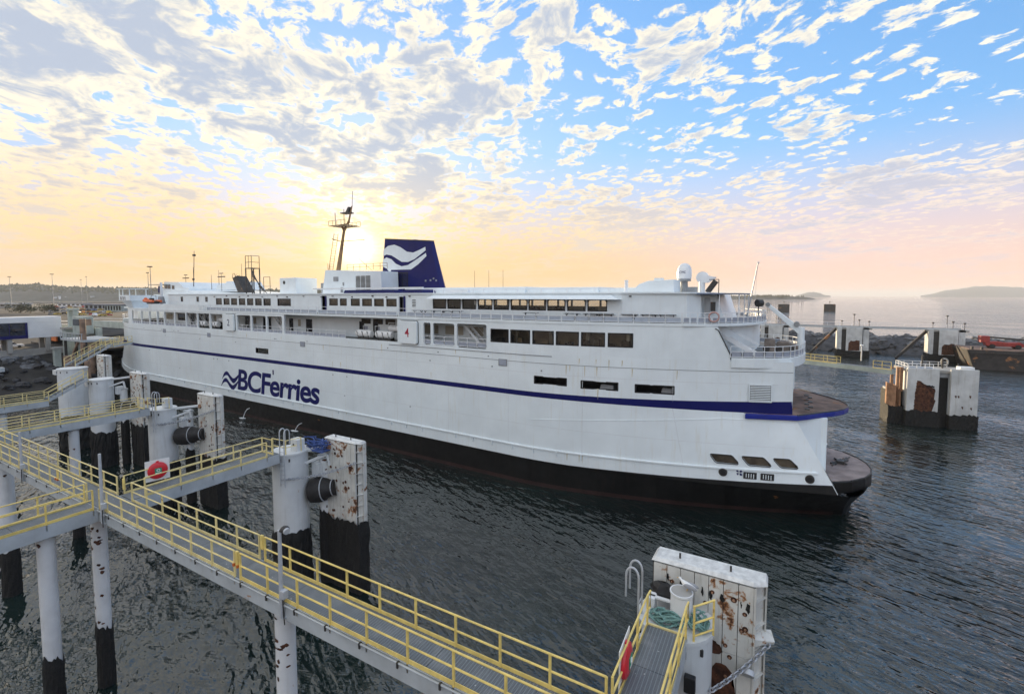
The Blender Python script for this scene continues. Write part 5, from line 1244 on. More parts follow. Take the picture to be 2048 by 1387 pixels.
b.build('body', GULLW, gl, True)
for sg in (-1, 1):
    b = MB(); b.blob((.09, sg * .075, .19), .17, (1.35, .22, .5), 10, 6); b.build('wing', GULLG, gl, True); b = MB(); b.cyl((-.02, sg * .035, 0), (-.02, sg * .035, .12), .009, .009, 6); b.build('leg', BEAK, gl)
b = MB(); b.cyl((-.30, 0, .325), (-.37, 0, .31), .016, .004, 6); b.build('beak', BEAK, gl)
coil('mooring_rope', 'teal mooring rope heaped left of the white bollard', (-2.75, 14.88, 9.64), ROPE, .48, .22, 13, 3, .03)
coil('mooring_rope', 'teal mooring rope heaped behind the small yellow rail', (-1.85, 15.1, 9.64), ROPE, .32, .26, 11, 4, .03, .45)
sr = thing('guard_rail', 'small yellow guard rail standing on the nearest dolphin', 'rail', (-1.75, 14.85, 9.62))
for x, y in ((-.12, -.35), (.36, .25)): post(sr, x, y, .25, .85)
for z in (.15, .55, 1.08): b = MB(); b.tube([(-.12, -.35, z), (.36, .25, z)], .03, 8); b.build('rail', YEL, sr, True)
b = MB(); b.box(-.16, .16, -.1, .1, -.25, .25); sb = b.build('switch_box', BLKR, None, bevel=.03, loc=(-1.9, 14.1, 8.55)); tag(sb, 'black switch box on the white dolphin below the nearest gangway', 'switch box')
b = MB(); b.box(-.1, .1, -.08, .08, -.5, -.26); b.build('box_bracket', GALV, sb)
b = MB(); b.blob((0, 0, .25), .42, (1.1, .6, .7), 9, 6, random.Random(3), .25); tag(b.build('rope_fender', BLKR, None, loc=(-2.95, 15.75, 9.85)), 'dark tangled net bundle beside the bollard against the fender panel', 'net')

# lifebuoys on white boards
def lifebuoy(label, x, y, z, face):
    t = thing('lifebuoy', label, 'lifebuoy', (x, y, z), face)
    b = MB(); b.box(-.55, .55, -.012, .012, -.05, 1.08); b.build('board', WBOARD, t, bevel=.006)
    b = MB(); prof = [(.44, .014), (.46, .05), (.43, .11), (.34, .15), (.2, .165), (.0, .17)]; n = 28
    for r_, d_ in prof:
        for k in range(n): th = 2 * math.pi * k / n; b.v.append((r_ * math.cos(th), -d_, .50 + r_ * math.sin(th)))
    for j in range(len(prof) - 1):
        for k in range(n): b.f.append((j * n + k, j * n + (k + 1) % n, (j + 1) * n + (k + 1) % n, (j + 1) * n + k))
    cv = b.build('cover', RED, t, True)
    b = MB(); b.box(-.06, .06, -.06, -.02, .94, 1.02); b.build('hinge', RED, cv)
    b = MB(); b.box(-.15, .15, -.185, -.165, .36, .66); b.build('label_plate', GREEN, cv); b = MB(); b.tube([(.07 * math.cos(R(30 * k)), -.19, .54 + .06 * math.sin(R(30 * k))) for k in range(12)], .018, 5, True); b.build('label_ring', WBOARD, cv); b = MB(); b.box(-.13, .13, -.19, -.184, .375, .42); b.build('label_text_bar', WBOARD, cv)
    return t
lifebuoy('round red lifebuoy cover on white board on the middle footbridge', -29.13, 12.4, DZ + .28, R(78))
lifebuoy('round red lifebuoy cover on white board on the nearest gangway', -3.28, 12.0, DZ + .02, R(92))

# lamp posts on the long footbridge
def lamp_post(label, x, y, zt, lamp):
    t = thing('lamp_post', label, 'lamp post', (x, y, DZ - .5))
    h = zt - DZ + .5; b = MB(); b.cyl((0, 0, 0), (0, 0, h), .075, .06, 12); b.build('pole', GALV, t, True)
    b = MB(); b.box(-.14, .14, -.02, .12, .35, .42); b.box(-.12, .12, -.02, .1, -.05, .0); b.build('clamp', GIRD, t)
    b = MB(); b.box(.05, .25, -.1, .1, .72, 1.0); b.build('junction_box', GALV, t, bevel=.02)
    b = MB(); b.tube([(.15, -.05, .72), (.2, -.08, .3), (.28, -.1, -.1)], .02, 6); b.build('cable', BLKR, t)
    if lamp:
        b = MB(); b.cyl((.05, 0, h - .02), (.2, .02, h + .06), .05, .06, 8); b.blob((.26, .02, h + .08), .15, (1, 1, .75), 12, 7); hd = b.build('lamp_housing', DKMET, t, True)
        b = MB(); b.cyl((.36, .0, h + .06), (.42, -.01, h + .05), .11, .1, 12); b.build('lamp_glass', GALV, hd, True)
    return t
lamp_post('grey lamp post with lamp head in the middle of the long footbridge', -14.15, 9.42, 12.25, True)
lamp_post('bare grey post at the footbridge crossing', -27.55, 9.40, 12.58, False)
lamp_post('bare grey post on the long footbridge near the left edge', -38.1, 9.40, 12.1, False)

# second berth group: A
def berth(x, y, n, seed, zt, fz, fx0, fx1, fy, word):
    d_ = dolphin('white round dolphin %s' % word[0], x, y, zt, 1.12, 4.2, seed=seed)
    f_ = fender_panel('white fender panel %s' % word[1], fx0, fx1, fy, fy + .75, fz, 4.4, n, seed + 1, ribs=7)
    growth_slab(f_, fx0 - (fx0 + fx1) / 2, fx1 - (fx0 + fx1) / 2, -.05, .8, -.5, 4.7, seed)
    rubber('black rubber fender cone %s' % word[2], (x + 1.0, y + .75, 6.6), (fx0 + 1.0, fy + .1, 6.9), .82)
    pile('pale short pile behind the dolphin %s' % word[3], x + 1.5, y + 1.55, 8.9, .36, DOLW, 5.2, seed=seed + 2, patches=4)
    t = thing('steel_linkage', 'white steel arm joining dolphin and fender panel %s' % word[4], 'linkage', (x, y, 0)); b = MB()
    b.bar((.8, .6, zt - .12), (fx0 - x + .4, fy - y + .1, zt + .12), .22, .2); b.bar((1.0, .4, zt - .9), (2.0, 1.4, zt - .4), .16, .18); b.bar((2.0, 1.4, zt - .4), (2.1, 1.5, zt - 1.2), .16, .16); b.box(1.0, 1.7, .9, 1.6, zt - 1.9, zt - 1.0); b.build('arm', DOLW, t, bevel=.02)
    b = MB(); b.cyl((fx0 - x + .5, fy - y - .1, zt + .1), (fx0 - x + .5, fy - y + .2, zt + .1), .2, .2, 10); b.build('pin', RUSTP, t)
    return d_, f_
berth(-28.6, 20.0, 8, 41, 9.55, 10.3, -27.0, -23.75, 21.5, ('at the end of the middle footbridge', 'beyond the middle footbridge end', 'between middle dolphin and its panel', 'at the middle footbridge', 'of the middle berth'))
berth(-50.5, 22.1, 8, 51, 9.4, 10.75, -48.1, -45.0, 24.0, ('at the end of the second footbridge', 'standing before the ferry lettering', 'beside the panel under the lettering', 'at the second footbridge', 'of the second berth'))
berth(-68.8, 24.0, 6, 61, 10.3, 11.0, -66.8, -63.7, 26.0, ('at the head of the far left stairs', 'with plain white face near the ferry bow', 'near the ferry bow, small and dark', 'at the far left stairs', 'near the ferry bow'))
dolphin('wide white dolphin beneath the climbing stair at far left', -80.0, 25.0, 10.6, 1.5, 4.4, seed=71)
fender_panel('small white fender panel farthest left under the stairs', -78.5, -76.2, 27.0, 27.8, 12.2, 4.4, 4, 72, ribs=5)
ladder('pale ladder hoops at the end of the middle footbridge', -27.85, 18.9, 7.5, 11.3, (1, 0))
ladder('pale ladder hoops at the end of the second footbridge', -49.3, 20.9, 7.5, 11.2, (1, 0))
for x, y, w_ in ((-28.6, 20, 'middle'), (-50.5, 22.1, 'second')):
    t = thing('guard_rail', 'pale yellow guard rail on top of the %s dolphin' % w_, 'rail', (x, y, 9.5)); rails(t, [(-.6, -.9), (.7, -.8), (.9, .2)], 0, YEL2, sp=.9, toe=False)
    t = thing('mooring_post', 'white block post on top of the %s dolphin' % w_, 'bollard', (x + .55, y + .2, 9.5)); b = MB(); b.box(-.35, .35, -.3, .3, 0, .85); b.build('block', DOLW, t, bevel=.03); b = MB(); b.cyl((0, -.31, .5), (0, -.33, .5), .08, .08, 8); b.build('pin_hole', DKMET, t)
t = thing('rope_net', 'blue rope net heaped on the middle dolphin beside its panel', 'rope', (-27.2, 21.2, 9.4))
rn = random.Random(9)
for k in range(16):
    b = MB(); z = rn.uniform(.1, .8); b.tube([(-.9 + .3 * j, rn.uniform(-.5, .4), z + rn.uniform(-.15, .15)) for j in range(7)], .035, 5); b.build('rope_strand', ROPEB, t)
b = MB(); b.box(-.8, .8, -.4, .35, .0, .12); b.build('net_base', ROPEB, t)
chain('thin chain stretched from the middle dolphin to its fender panel', (-28.1, 18.98, 7.9), (-23.9, 21.45, 9.0), 34, sag=.25)
chain('thin chain from the second dolphin to the panel under the lettering', (-50.2, 21.05, 8.0), (-45.2, 23.95, 9.4), 34, sag=.25)
# water jets from the hull
for i, (px, sx_, ht) in enumerate(((-77.3, 0, 1.5), (-63.4, 0, 1.0))):
    p = FM @ Vector((px, -.5, 0)); t = thing('cooling_water_jet', ('larger white jet of cooling water from the ferry side', 'smaller white jet of cooling water from the ferry side')[i], 'water jet', (p.x, p.y, 0))
    b = MB(); b.tube([(.45, .45, ht), (.38, .1, ht * .95), (.25, -.15, ht * .7), (.1, -.3, ht * .35), (0, -.4, .02)], .05, 6); b.build('stream', SPRAY, t, True)
    b = MB(); b.blob((0, -.5, .02), .55, (1.4, .5, .05), 12, 5, random.Random(2), .2); b.build('splash', SPRAY, t, True)

# ================================================================== background
def cf(px, depth):
    """world x, y of the point seen at column px (2048 frame) at a given distance along the view"""
    r_ = (px - 1024) / FPX * depth; p = RT * r_ + FH * depth; return p.x, p.y
def zpx(py, depth): return EYE - (py - 591) * depth / FPX

# ---- left: terminal land, bank, seawall
b = MB(); land = [(-153, -260), (-153, 62), (-175, 90), (-400, 260), (-760, 330), (-760, -420)]
b.prism(land, -2, 6.8); struct(b.build('terminal_ground', ASPH))
b = MB(); n = 44; rn = random.Random(2); rows = [(-153.2, 6.0), (-148, 4.2), (-142, 2.2), (-136, .8), (-128, -.8)]
for j, (x, z) in enumerate(rows):
    for k in range(n + 1): b.v.append((x + rn.uniform(-.8, .8), -60 + 130 * k / n, z + rn.uniform(-.35, .35)))
for j in range(len(rows) - 1):
    for k in range(n): b.f.append((j * (n + 1) + k, j * (n + 1) + k + 1, (j + 1) * (n + 1) + k + 1, (j + 1) * (n + 1) + k))
bank = struct(b.build('shore_bank', MUD))
RKM = []
for k in range(6):
    rn = random.Random(100 + k); b = MB(); b.blob((0, 0, 0), 1.0, (1.2, .9, .7), 6, 4, rn, .28); RKM.append((b.mesh('rock', ROCK), b.mesh('rock', ROCKD)))
def rock(parent, x, y, z, s_, rn, wet=0):
    o = link('rock', RKM[rn.randrange(6)][wet], parent, 0, (x, y, z)); o.scale = (s_ * rn.uniform(.8, 1.3), s_ * rn.uniform(.8, 1.3), s_ * rn.uniform(.7, 1.1)); o.rotation_euler = (rn.uniform(-.5, .5), rn.uniform(-.5, .5), rn.uniform(0, 6.3)); return o
rn = random.Random(8)
for k in range(110):
    u_ = rn.random(); x = -152.5 + 17 * u_; rock(bank, x, rn.uniform(14, 62), 5.7 - 5.0 * u_ * (17 / 17.0) + .1, rn.uniform(.5, 1.15), rn, 1 if u_ > .38 or rn.random() < .3 else 0)
b = MB(); b.box(-153.6, -152.9, -60, 60, 5.6, 7.5); tag(b.build('seawall', CONC), 'low concrete seawall along the terminal shore', 'wall')
# ---- covered passenger gallery on columns
ga = thing('gallery_building', 'white overhead gallery with a dark glazed band and blue sill, left edge', 'building', (-152.2, 46, 6.8), R(0))
gy0, gy1 = -48, 0.0
b = MB(); b.box(-5, 0, gy0, gy1, 3.3, 3.9); b.build('floor_slab', PAINTW, ga)
b = MB(); b.box(-5, 0, gy0, gy1, 6.9, 8.2); b.build('roof_band', PAINTW, ga, bevel=.06)
b = MB(); b.box(-5, 0, -6.0, gy1, 3.9, 6.9); b.build('end_block', PAINTW, ga)
b = MB(); b.box(.0, .12, gy0, -6.0, 3.25, 4.0); b.build('blue_sill', BLUE, ga); b = MB(); b.box(.0, .1, -6.4, -6.0, 4.0, 6.9); b.build('blue_jamb', BLUE, ga)
b = MB(); b.box(-4.9, -4.7, gy0, -6, 3.9, 6.9); b.build('back_wall', GREYB, ga)
for k in range(14): b = MB(); b.box(-.12, -.04, gy0 + 3 * k + .06, gy0 + 3 * k + 2.94, 3.92, 6.88); b.build('window_pane', PANEB, ga); b = MB(); b.box(-.16, .0, gy0 + 3 * k - .06, gy0 + 3 * k + .06, 3.9, 6.9); b.build('mullion', BLUE, ga)
for k in range(8):
    for x in (-4.5, -.5): b = MB(); b.box(x - .4, x + .4, -2.5 - 6.5 * k - .4, -2.5 - 6.5 * k + .4, 0, 3.3); b.build('column', CONC, ga)
# ---- vehicle ramp (linkspan) to the bow
ls = thing('vehicle_ramp', 'pale green steel vehicle ramp reaching from shore to the ferry bow', 'ramp', (-150, 52, 0))
for y in (-4.5, 9.0): b = MB(); b.box(-32, 14.5, y, y + .5, 10.6, 12.6); b.build('side_girder', GREENP, ls)
for k in range(16): b = MB(); b.box(-28 + k * 2.7, -27.75 + k * 2.7, -4.62, -4.5, 10.7, 12.5); b.build('girder_stiffener', GREENP, ls)
b = MB(); b.box(-32, 14.5, -4.0, 9.0, 10.4, 10.8); b.build('road_deck', ASPH, ls)
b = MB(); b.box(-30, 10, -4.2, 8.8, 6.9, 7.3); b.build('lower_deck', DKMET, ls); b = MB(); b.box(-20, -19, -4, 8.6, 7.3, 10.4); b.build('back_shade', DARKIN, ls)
for x in (2.0, 5.2): b = MB(); b.box(x - .4, x + .4, -6.0, -5.2, 2, 16.6); b.build('tower_leg', GREENP, ls, bevel=.05)
b = MB(); b.bar((2.0, -5.6, 8.6), (5.2, -5.6, 12.2), .3); b.build('tower_brace', GREENP, ls); b = MB(); b.box(1.4, 5.8, -6.1, -5.1, 16.6, 17.0); b.build('tower_head', GREENP, ls)
b = MB(); b.box(8.0, 12.5, -7.2, -4.8, 11.2, 15.2); cb_ = b.build('control_cabin', GREENP, ls, bevel=.05); b = MB(); b.box(8.5, 12.0, -7.25, -7.19, 13.2, 14.6); b.build('cabin_window', PANED, cb_); b = MB(); b.box(12.46, 12.53, -6.8, -5.2, 13.2, 14.6); b.build('cabin_window', WOOD, cb_)
for y in (-4.6, 9.4):
    for z in (13.2, 13.9): b = MB(); b.tube([(-32, y, z - .8), (8, y, z)], .09, 6); b.build('hand_rail', PAINTW, ls, True)
for k in range(3): b = MB(); b.cyl((6 + k * 2.4, -3 - k, -1), (6 + k * 2.4, -3 - k, 8), .6, .6, 12); b.build('support_pile', WOOD, ls, True)
b = MB(); b.box(-17.5, -14.2, -3.6, -3.3, 8.1, 9.6); tag(b.build('sign_board', OLIFT, None, loc=(-150, 52, 0)), 'small orange board under the vehicle ramp', 'sign')
for i, (x, y, zt, w_) in enumerate(((-147.2, 45.8, 12.5, 1.0), (-144.5, 42.6, 8.2, .6))):
    t = thing('concrete_column', ('tall pale green column between gallery and ramp', 'short pale column at the foot of the bank')[i], 'column', (x, y, 0)); b = MB(); b.box(-w_, w_, -w_, w_, -1, zt - .5); b.build('shaft', GREENP, t, bevel=.1); b = MB(); b.box(-w_ - .25, w_ + .25, -w_ - .25, w_ + .25, zt - .5, zt); b.build('head', CONC, t)
t = thing('raking_strut', 'long pale raking strut leaning over the dark water at far left', 'strut', (-96, 22, 0)); b = MB(); b.cyl((0, 0, 9.5), (-9, -10.5, .2), .32, .32, 10); b.build('tube', GREENP, t, True); b = MB(); b.box(-.5, .5, -.5, .5, 9.2, 9.8); b.build('shoe', GIRD, t)
for i, (x, y, zt, w_) in enumerate(((-118, 36.5, 8.5, .9), (-120.5, 38.0, 7.0, .6), (-116, 38.5, 7.4, .5))):
    t = thing('timber_pile', ('tall brown timber pile beside the ferry bow', 'left brown timber pile beside the ferry bow', 'right brown timber pile beside the ferry bow')[i], 'pile', (x, y, 0)); b = MB(); b.cyl((0, 0, -1), (0, 0, zt), w_, w_ * .95, 12); b.build('shaft', WOOD, t, True); growth(t, (0, 0), w_, -.5, 2.6, 90 + i)
t = thing('berth_platform', 'cluttered grey steel platform under the ramp beside the ferry bow', 'platform', (-124, 42, 0)); b = MB(); b.box(-6, 5, -3, 3, 10.8, 11.2); b.build('deck', GIRD, t)
for x in (-5.5, 0, 4.5): b = MB(); b.box(x - .2, x + .2, -2.6, -2.2, 3, 10.8); b.build('leg', DKMET, t)
for k in range(8): b = MB(); b.bar((-6 + 1.5 * k, -3, 11.2), (-6 + 1.5 * k, -3, 12.4), .12); b.build('rail_post', GIRD, t)
b = MB(); b.bar((-6, -3, 12.4), (5, -3, 12.4), .12); b.build('rail', GIRD, t)
for x0, x1 in ((-5, 2), (1, 5)): b = MB(); b.bar((x0, -2.8, 4), (x1, -2.8, 10.6), .35); b.build('brace', WOOD, t)
b = MB(); b.cyl((3.8, -2.5, 8), (3.8, -2.5, 15.4), .5, .5, 10); b.build('guide_post', WOOD, t, True)

# ---- parked cars
CARC = [(.75, .75, .76), (.05, .05, .055), (.45, .46, .48), (.50, .04, .03), (.65, .45, .06), (.10, .14, .25), (.30, .31, .33), (.66, .30, .08)]
CARN = ['white', 'black', 'silver', 'red', 'yellow', 'blue', 'grey', 'orange']
CARM = [mat('car paint ' + n_, c_, .3, var=.05) for n_, c_ in zip(CARN, CARC)]
def car(label, x, y, z, rz, ci, van):
    t = thing('parked_car', label, 'car', (x, y, z), rz, 'vehicles parked on the terminal lot'); h = 2.1 if van else 1.45
    b = MB(); b.prismy([(-2.2, .35), (2.2, .35), (2.25, .75), (1.9, .95), (-2.1, 1.0), (-2.25, .7)], -.9, .9); b.build('body', CARM[ci], t, bevel=.06)
    b = MB(); b.prismy([(-1.9, .98), (1.0, .96), (.4, h), (-1.5 if not van else -1.9, h)], -.8, .8); cbn = b.build('cabin', PANED if not van else CARM[ci], t, bevel=.05)
    b = MB(); b.box(-1.5, .35, -.78, .78, h - .02, h + .03); b.build('roof', CARM[ci], cbn)
    for wx in (-1.35, 1.35):
        for wy in (-.85, .85): b = MB(); b.cyl((wx, wy - .1, .33), (wx, wy + .1, .33), .33, .33, 10); b.build('wheel', TYRE, t)
    return t
rn = random.Random(31); spots = []
for k in range(40):
    px = 104 + (k % 10) * 12.5 + rn.uniform(-3, 3); py = 613 + (k // 10) * 5.2 + rn.uniform(-1.5, 1.5) + (2 if px > 150 else 0)
    dep = 13.2 * FPX / (py - 591); x, y = cf(px, dep); ci = rn.randrange(8) if k not in (13, 15) else (4, 7)[k == 15]; row = ('farthest', 'second farthest', 'third', 'nearest')[k // 10]
    car('%s %s on the terminal lot, %s from the left in the %s row' % (CARN[ci], 'van' if k % 4 == 1 else 'car', ORD[k % 10], row), x, y, 6.8, rn.uniform(0, 3), ci, k % 4 == 1)
x, y = cf(52, 118); car('white car parked under the overhead gallery', x - 4, y - 2, 6.8, 1.4, 0, False)
for i, (px, py, w_, h_) in enumerate(((205, 618, 26, 5), (150, 612, 34, 4), (20, 614, 40, 4.5), (236, 622, 14, 6))):
    dep = 13.2 * FPX / (py - 591); x, y = cf(px, dep); t = thing('terminal_shed', 'low pale %s on the terminal lot, %s' % (('shelter', 'shed', 'building', 'hut')[i], ('right of the parked cars', 'behind the parked cars', 'at the left picture edge', 'beside the ferry bow')[i]), 'shed', (x, y, 6.8), R(29))
    b = MB(); b.box(-w_ / 2, w_ / 2, -5, 5, 0, h_ - .6); b.build('wall', (GREYB, PAINTW, CONC, GREENP)[i], t); b = MB(); b.box(-w_ / 2 - 1, w_ / 2 + 1, -6, 6, h_ - .6, h_); b.build('roof', (CANVAS, GREYB, PAINTW, CANVAS)[i], t)
    for k in range(6): b = MB(); b.box(-w_ / 2 + (k + .2) * w_ / 6, -w_ / 2 + (k + .8) * w_ / 6, -5.06, -5.0, 1.0, h_ - 1.4); b.build('window', PANED, t)
# ---- shrubs, lamp masts
def tree(label, x, y, z, h, w_, seed, name='tree', n=900):
    rn = random.Random(seed); t = thing(name, label, 'tree', (x, y, z)); b = MB()
    b.cyl((0, 0, -.3), (.1, 0, h * .5), .25, .12, 8)
    for k in range(5): a = k * 1.3; b.cyl((.05, 0, h * (.2 + .05 * k)), (math.cos(a) * w_ * .3, math.sin(a) * w_ * .3, h * (.5 + .08 * k)), .1, .03, 6)
    b.build('trunk', BARK, t); b = MB(); cl = [(rn.uniform(-.42, .42) * w_, rn.uniform(-.42, .42) * w_, h * rn.uniform(.3, .85), rn.uniform(.14, .26) * w_) for _ in range(13)]
    for k in range(n):
        c = rn.choice(cl); v_ = Vector((rn.gauss(0, 1), rn.gauss(0, 1), rn.gauss(0, .8))).normalized() * c[3] * rn.uniform(.5, 1.05); p = Vector(c[:3]) + v_; p.z = max(.1, p.z)
        s_ = rn.uniform(.25, .55); a_ = Vector((rn.gauss(0, 1), rn.gauss(0, 1), rn.gauss(0, 1))).normalized() * s_; b_ = Vector((rn.gauss(0, 1), rn.gauss(0, 1), rn.gauss(0, 1))).normalized() * s_
        i = len(b.v); b.v += [tuple(p - a_), tuple(p + b_), tuple(p + a_), tuple(p - b_)]; b.f.append((i, i + 1, i + 2, i + 3))
    me = bpy.data.meshes.new('crown'); me.from_pydata(b.v, [], b.f); me.materials.append(LEAF); link('crown', me, t); return t
x, y = cf(41, 356); tree('wide dark bush on the terminal lot, left of two', x, y, 6.8, 6.6, 14, 1)
x, y = cf(88, 352); tree('wide dark bush on the terminal lot, right of two', x, y, 6.8, 6.8, 13, 2)
for i, (px, dep, py, w_) in enumerate(((304, 330, 533, 3.2), (108, 480, 548, 3), (23, 520, 553, 3), (176, 640, 553, 2.2), (165, 640, 559, 2), (299, 420, 545, 2.4))):
    x, y = cf(px, dep); zt = zpx(py, dep); t = thing('light_mast', 'tall thin lighting mast on the terminal, %s from the left' % ORD[{23: 0, 108: 1, 165: 2, 176: 3, 299: 4, 304: 5}[px]], 'light mast', (x, y, 6.8))
    b = MB(); b.cyl((0, 0, 0), (0, 0, zt - 6.8), .35, .18, 8); b.build('mast', GREYB, t, True); b = MB(); b.cyl((0, 0, zt - 7.3), (0, 0, zt - 6.7), w_ * .6, w_ * .5, 10); b.build('lamp_ring', DKMET, t)
# ---- hills and islands
def ridge(name, mt, px0, px1, dep, hf, back, n=120, seed=1, base=-5.0):
    rn = random.Random(seed); b = MB()
    for k in range(n + 1):
        px = px0 + (px1 - px0) * k / n; h = hf(px)
        for d_, f_ in ((0, 0.0), (.1, .35), (.3, .78), (.6, 1.0), (1.0, .6)):
            x, y = cf(px, dep + back * d_); b.v.append((x, y, base + (h - base) * f_ * (1 + (rn.uniform(-.04, .04) if 0 < d_ < 1 else 0))))
    for k in range(n):
        for j in range(4): b.f.append((k * 5 + j, (k + 1) * 5 + j, (k + 1) * 5 + j + 1, k * 5 + j + 1))
    return struct(b.build(name, mt, None, True))
def hpx(pts):
    def f(px):
        for (a, ya), (c, yc) in zip(pts[:-1], pts[1:]):
            if a <= px <= c: return ya + (yc - ya) * (px - a) / (c - a)
        return pts[0][1] if px < pts[0][0] else pts[-1][1]
    return f
HD = 1700.0
prof = hpx([(-700, 570), (0, 573), (30, 571), (80, 570), (130, 575), (200, 577), (260, 577), (330, 578), (480, 580), (700, 582), (900, 590)])
ridge('wooded_hill', HILL, -700, 900, HD, lambda px: zpx(prof(px), HD + 420), 700, 200, 3)
rn = random.Random(17); b = MB()
for k in range(2600):
    px = rn.uniform(-120, 760); d_ = rn.uniform(.2, .62) if k % 3 else .6; dep = HD + 700 * d_; h = zpx(prof(px), HD + 420); f_ = {True: .35 + (d_ - .1) / .2 * .43, False: .78 + (d_ - .3) / .3 * .22}[d_ < .3]
    x, y = cf(px, dep); z = -5 + (h + 5) * min(1, f_) - 2; s_ = rn.uniform(3.0, 6.5) * (1.6 if rn.random() < .06 else 1); hgt = s_ * rn.uniform(1.1, 2.0); i = len(b.v)
    for q_ in range(5): a = 2 * math.pi * q_ / 5 + k; b.v.append((x + s_ * math.cos(a), y + s_ * math.sin(a), z + rn.uniform(0, hgt * .4)))
    b.v.append((x + rn.uniform(-1, 1), y, z + hgt)); b.v.append((x, y, z - 3))
    for q_ in range(5): b.f.append((i + q_, i + (q_ + 1) % 5, i + 5)); b.f.append((i + (q_ + 1) % 5, i + q_, i + 6))
me = bpy.data.meshes.new('far_forest'); me.from_pydata(b.v, [], b.f); me.materials.append(LEAF); stuff(link('far_forest', me))
rn = random.Random(23)
for i, px in enumerate((62, 104, 112, 121, 133, 141, 150, 168, 186, 231)):
    dep = HD + 40 + rn.uniform(0, 60); x, y = cf(px, dep); w_ = rn.uniform(6, 13); t = thing('waterfront_house', 'tiny pale house on the far shore, %s from the left' % ORD[i], 'house', (x, y, 6 + rn.uniform(0, 8)), rn.uniform(0, 3))
    b = MB(); b.box(-w_ / 2, w_ / 2, -4, 4, -14, 5); b.build('wall', PAINTW, t); b = MB(); b.prismx([(-4.5, 5), (4.5, 5), (0, 8)], -w_ / 2 - .4, w_ / 2 + .4); b.build('roof', GREYB, t)
x, y = cf(0, 520); b = MB(); b.hexa([(-420, -3, 0), (420, -3, 0), (420, 3, 0), (-420, 3, 0)], [(-420, -1, 2.5), (420, -1, 2.5), (420, 1, 2.5), (-420, 1, 2.5)]); cw = b.build('causeway', ROCKD, None, loc=(*cf(60, 1250), 0)); cw.rotation_euler = (0, 0, R(29)); struct(cw)
prof2 = hpx([(1500, 591), (1545, 590), (1600, 588), (1625, 585), (1642, 586), (1660, 589), (1690, 591)])
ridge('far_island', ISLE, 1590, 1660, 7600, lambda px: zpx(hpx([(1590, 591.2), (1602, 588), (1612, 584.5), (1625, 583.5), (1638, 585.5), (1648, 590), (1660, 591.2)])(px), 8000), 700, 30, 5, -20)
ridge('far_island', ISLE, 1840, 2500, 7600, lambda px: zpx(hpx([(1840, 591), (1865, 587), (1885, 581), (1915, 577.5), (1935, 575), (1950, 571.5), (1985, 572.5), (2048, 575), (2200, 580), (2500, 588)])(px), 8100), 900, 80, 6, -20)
ridge('low_point', HILL, 1440, 1632, 2600, lambda px: zpx(hpx([(1440, 591), (1500, 591.5), (1600, 593), (1620, 595), (1632, 598)])(px), 2640), 90, 40, 7, -4)
rn = random.Random(41); b = MB()
for k in range(260):
    px = rn.choice((rn.uniform(1445, 1615), rn.gauss(1535, 8), rn.gauss(1565, 8), rn.gauss(1505, 9))); dep = 2600 + rn.uniform(20, 70); x, y = cf(px, dep); s_ = rn.uniform(3, 6); i = len(b.v)
    for q_ in range(5): a = 2 * math.pi * q_ / 5 + k; b.v.append((x + s_ * math.cos(a), y + s_ * math.sin(a), 9 + rn.uniform(0, 3)))
    b.v.append((x, y, 17 + rn.uniform(2, 12))); b.v.append((x, y, 10))
    for q_ in range(5): b.f.append((i + q_, i + (q_ + 1) % 5, i + 5)); b.f.append((i + (q_ + 1) % 5, i + q_, i + 6))
me = bpy.data.meshes.new('point_trees'); me.from_pydata(b.v, [], b.f); me.materials.append(LEAF); stuff(link('point_trees', me))

# ---- right: near dolphin block
dR = thing('dolphin_block', 'square worn white dolphin block with rust breaks, right of the ferry', 'dolphin', (*cf(1872, 73), 0), R(10)); dR.scale = (.86, .86, 1)
def slabwall(parent, x0, x1, y0, y1, z0, z1, nm='wall_slab', mt=FENDF): b = MB(); b.box(x0, x1, y0, y1, z0, z1); return b.build(nm, mt, parent, bevel=.03)
slabwall(dR, -4.9, -.3, -3.2, -2.7, 2.0, 8.9); slabwall(dR, 1.2, 5.0, -3.6, -3.1, 1.8, 9.0)
slabwall(dR, -4.7, 4.8, -2.6, 2.2, -1, 8.3, 'core', DOLW); slabwall(dR, -5.0, 5.1, -3.0, 2.4, 8.3, 8.7, 'deck_slab', CONC)
slabwall(dR, -.3, 1.2, -2.72, -2.6, 7.6, 8.4, 'recess_head', GREYB); b = MB(); b.box(-.28, 1.18, -2.66, -2.61, 0, 7.6); b.build('recess', GROW, dR)
wear(dR, [(-3.8, 2.4), (-3.7, 5.0), (-3.5, 7.0), (-3.0, 7.0), (-2.2, 6.2), (-1.6, 5.9), (-.9, 5.9), (-.8, 5.4), (-1.2, 4.6), (-.7, 4.1), (-1.1, 3.2), (-1.2, 2.2), (-2.6, 2.0)], -3.215, seed=3)
for p_ in ([(-2.2, 6.3), (-1.6, 6.4), (-1.0, 6.3), (-.9, 6.05), (-1.5, 6.1)],): wear(dR, p_, -3.22, 'break', GROW, 8)
for u_, v_ in ((1.9, 5.0), (2.3, 5.0), (3.9, 5.1), (2.9, 3.4), (4.1, 3.3)): wear(dR, [(u_ - .12, v_ - .1), (u_ - .1, v_ + .1), (u_ + .15, v_ + .08), (u_ + .1, v_ - .35)], -3.615, 'rust_patch', RUSTM, int(u_ * 10))
growth_slab(dR, -5.0, -.1, -3.3, 2.3, -.6, 2.3, 31); growth_slab(dR, 1.1, 5.1, -3.7, 2.2, -.6, 2.1, 32)
